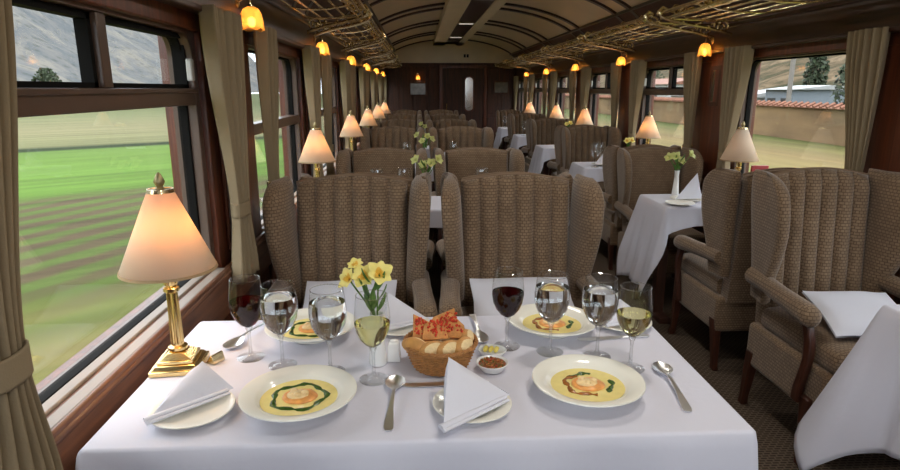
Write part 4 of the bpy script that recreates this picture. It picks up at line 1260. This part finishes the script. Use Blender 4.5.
def hill_mat(name, a, b_, c, ns=.045, vs=.22):
    m, nt, out = new_mat(name)
    p = nd(nt, 'ShaderNodeBsdfPrincipled', Roughness=1.0); p.inputs['Specular IOR Level'].default_value = .05
    g = nd(nt, 'ShaderNodeNewGeometry')
    n1 = nd(nt, 'ShaderNodeTexNoise', Scale=.045, Detail=9.0, Roughness=.68, Distortion=1.2); nt.links.new(g.outputs['Position'], n1.inputs['Vector'])
    r = nd(nt, 'ShaderNodeValToRGB'); el = r.color_ramp.elements
    el[0].position = .40; el[0].color = rgba(a); el[1].position = .60; el[1].color = rgba(c); e = el.new(.50); e.color = rgba(b_)
    nt.links.new(n1.outputs['Fac'], r.inputs[0])
    n1.inputs['Scale'].default_value = ns
    n2 = nd(nt, 'ShaderNodeTexVoronoi', Scale=vs); nt.links.new(g.outputs['Position'], n2.inputs['Vector'])
    for q in el: q.color = rgba([v * EXT for v in q.color[:3]])
    r2 = nd(nt, 'ShaderNodeValToRGB'); r2.color_ramp.elements[0].position = .15; r2.color_ramp.elements[1].position = .4
    r2.color_ramp.elements[0].color = (.45, .5, .42, 1); r2.color_ramp.elements[1].color = (1, 1, 1, 1); nt.links.new(n2.outputs['Distance'], r2.inputs[0])
    mx = nd(nt, 'ShaderNodeMixRGB', _blend_type='MULTIPLY', Fac=.5); nt.links.new(r.outputs[0], mx.inputs[1]); nt.links.new(r2.outputs[0], mx.inputs[2])
    nt.links.new(mx.outputs[0], p.inputs['Base Color']); nt.links.new(p.outputs[0], out.inputs[0])
    return m
M['hillL'] = hill_mat('far_mountain', srgb(132, 136, 138), srgb(150, 149, 147), srgb(172, 166, 156))
M['hillR'] = hill_mat('near_hill', srgb(84, 84, 58), srgb(132, 112, 86), srgb(170, 146, 116), .10, .45)
def hill(sgn, x0, slope, name, mat, amp):
    b = MB()
    def f(u, v):
        d_ = x0 + 330 * u; y = -200 + 1000 * v
        h = slope * (d_ - x0) * (.75 + .5 * noise.noise(Vector((0, y * .004, 3 + sgn)))) + amp * (d_ - x0) / 150 * noise.fractal(Vector((d_ * .012, y * .012, sgn * 5)), .9, 2.1, 5)
        return (sgn * d_, y, GZ - .3 + max(0, h) + .0)
    b.grid(f, 50, 120)
    return struct(b.build(name, mat, angle=180))
hill(-1, 130, .62, 'mountains', 'hillL', 26)
hill(1, 62, .40, 'hills', 'hillR', 9)

def tree(x, y, h, w, label, seed, group):
    rnd = random.Random(seed)
    r = thing('tree', label, 'tree', (x, y, GZ), 0, group)
    b = MB(); b.tube([(0, 0, 0), (.05 * h, 0, h * .3), (0, 0, h * .7)], [h * .035, h * .025, h * .01], 7); b.build('trunk', 'bark', r)
    b = MB()
    for i in range(1100):
        a = rnd.random() * 6.28; z = rnd.random(); q = math.sqrt(rnd.random()) * w * .5 * (math.sin(PI * min(1, .15 + .8 * z)) ** .7)
        c = Vector((q * math.cos(a), q * math.sin(a), h * (.22 + .78 * z)))
        s = h * .028 * (.6 + rnd.random()); t1 = Vector((rnd.uniform(-1, 1), rnd.uniform(-1, 1), rnd.uniform(-1, 1))).normalized(); t2 = t1.orthogonal()
        b.face([b.bm.verts.new(c + t1 * s), b.bm.verts.new(c + t2 * s * .7), b.bm.verts.new(c - t1 * s), b.bm.verts.new(c - t2 * s * .7)])
    b.build('crown', 'leaves', r, normals=False, flat=True)
for i, (x, y, h, w, l) in enumerate(((-66.6, 115, 6.2, 4.6, 'broad dark tree at the foot of the mountain, left upper pane'), (-63.2, 115.5, 3.2, 2.6, 'small dark tree right of the broad tree, left upper pane'), (-55.6, 120, 2.2, 3, 'low bush right of the mullion, upper pane of first left window'),
        (-43.6, 115, 3.4, 3.4, 'dark tree by the latch, upper pane of first left window'), (-40.5, 117, 3.0, 3.4, 'dark tree behind the latch of the first left window'), (-51, 121, 2.0, 4, 'low bush in the middle of the right upper pane, first left window'))):
    tree(x, y, h, w, l, 60 + i, 'trees beyond the left fields')
for i, (x, y, h, w, l) in enumerate(((44, 66.5, 7.2, 2.4, 'dark conifer behind the tiled wall in the first right window'), (25.5, 34.6, 4.6, 2.6, 'green tree behind the tiled wall near the right curtain'), (36, 96, 6, 6, 'tree beyond the wall seen through a farther right window'))):
    tree(x, y, h, w, l, 80 + i, 'trees beyond the right wall')
r = thing('boundary_wall', 'long adobe wall with tiled coping outside the right windows', 'wall', (20, 60, GZ))
b = MB(); b.bx(-.2, .2, -75, 160, 0, 1.72); b.build('adobe_face', 'adobe', r)
b = MB()
b.loft([[(-.36, y, 1.70), (0, y, 1.86), (.36, y, 1.70), (.36, y, 1.66), (-.36, y, 1.66)] for y in (-75, 160)])
for i in range(300):
    y = -72 + i * .5; b.tube([(-.40, y, 1.72), (0, y, 1.90)], .09, 5)
b.build('tile_coping', 'tile', r)
def house(x, y, w, d_, h, rh, wall, roof, label):
    r = thing('house', label, 'house', (x, y, GZ), 0, 'houses behind the tiled wall')
    b = MB(); b.bx(-w / 2, w / 2, -d_ / 2, d_ / 2, 0, h); b.build('house_wall', wall, r)
    b = MB(); b.loft([[(-w / 2 - .3, yy, h - .05), (0, yy, h + rh), (w / 2 + .3, yy, h - .05)] for yy in (-d_ / 2 - .3, d_ / 2 + .3)]); b.build('roof', roof, r)
    b = MB()
    for yy in (-d_ / 4, d_ / 4): b.bx(-w / 2 - .03, -w / 2 + .02, yy - .5, yy + .5, h * .35, h * .75)
    b.build('house_window', 'black', r)
house(28, 53.2, 6, 13, 2.0, .5, 'plaster', 'roofing', 'low white house with pale roof behind the tiled wall, by the window frame')
house(28.5, 43.2, 5, 3.4, 2.6, .25, 'bluewall', 'roofing', 'blue grey shed behind the tiled wall, right of the pole')
house(34, 80, 8, 14, 3.2, .8, 'plaster', 'tile', 'house behind the wall seen through a farther right window')
b = MB(); b.tube([(0, 0, 0), (0, 0, 9)], [.16, .11], 10); b.bx(-.05, .05, -.8, .8, 8.3, 8.42)
o = b.build('utility_pole', 'pole', None, (22.8, 36.8, GZ)); tag(o, 'grey pole rising behind the tiled wall outside the first right window', 'pole')

# ------------------------------------------------------------------ world, camera
w = bpy.data.worlds.new('overcast_sky'); SC.world = w; w.use_nodes = True
nt = w.node_tree; nt.nodes.clear()
out = nt.nodes.new('ShaderNodeOutputWorld'); bg = nt.nodes.new('ShaderNodeBackground')
tc = nt.nodes.new('ShaderNodeTexCoord'); sp = nt.nodes.new('ShaderNodeSeparateXYZ'); nt.links.new(tc.outputs['Generated'], sp.inputs[0])
rp = nt.nodes.new('ShaderNodeValToRGB'); rp.color_ramp.elements[0].position = 0.0; rp.color_ramp.elements[0].color = (.80, .88, 1.0, 1)
rp.color_ramp.elements[1].position = 1.0; rp.color_ramp.elements[1].color = (.92, .96, 1.0, 1)
nt.links.new(sp.outputs[2], rp.inputs[0]); nt.links.new(rp.outputs[0], bg.inputs[0]); bg.inputs[1].default_value = 4.2
nt.links.new(bg.outputs[0], out.inputs[0])
for ch in lamp.children:
    if ch.type == 'LIGHT':
        ch.data = ch.data.copy(); ch.data.energy = 2.4; ch.data.color = (1, .62, .34); ch.location = (.012, .01, .345)
cam = bpy.data.cameras.new('camera'); cam.sensor_width = 36; cam.lens = 24; cam.clip_start = .05; cam.clip_end = 2000
co = bpy.data.objects.new('camera', cam); COL.objects.link(co); SC.camera = co
co.location = (0, 0, CZ)
co.rotation_euler = (math.radians(90 - 13.676), 0, math.radians(-2.966))

SC.view_settings.view_transform = 'Standard'; SC.view_settings.look = 'None'
SC.view_settings.exposure = 0.28; SC.view_settings.gamma = 1; SC.view_settings.use_curve_mapping = False
cy = SC.cycles
cy.use_denoising = True; cy.max_bounces = 14; cy.transparent_max_bounces = 24; cy.transmission_bounces = 14; cy.diffuse_bounces = 5
cy.sample_clamp_indirect = 6; cy.blur_glossy = .5
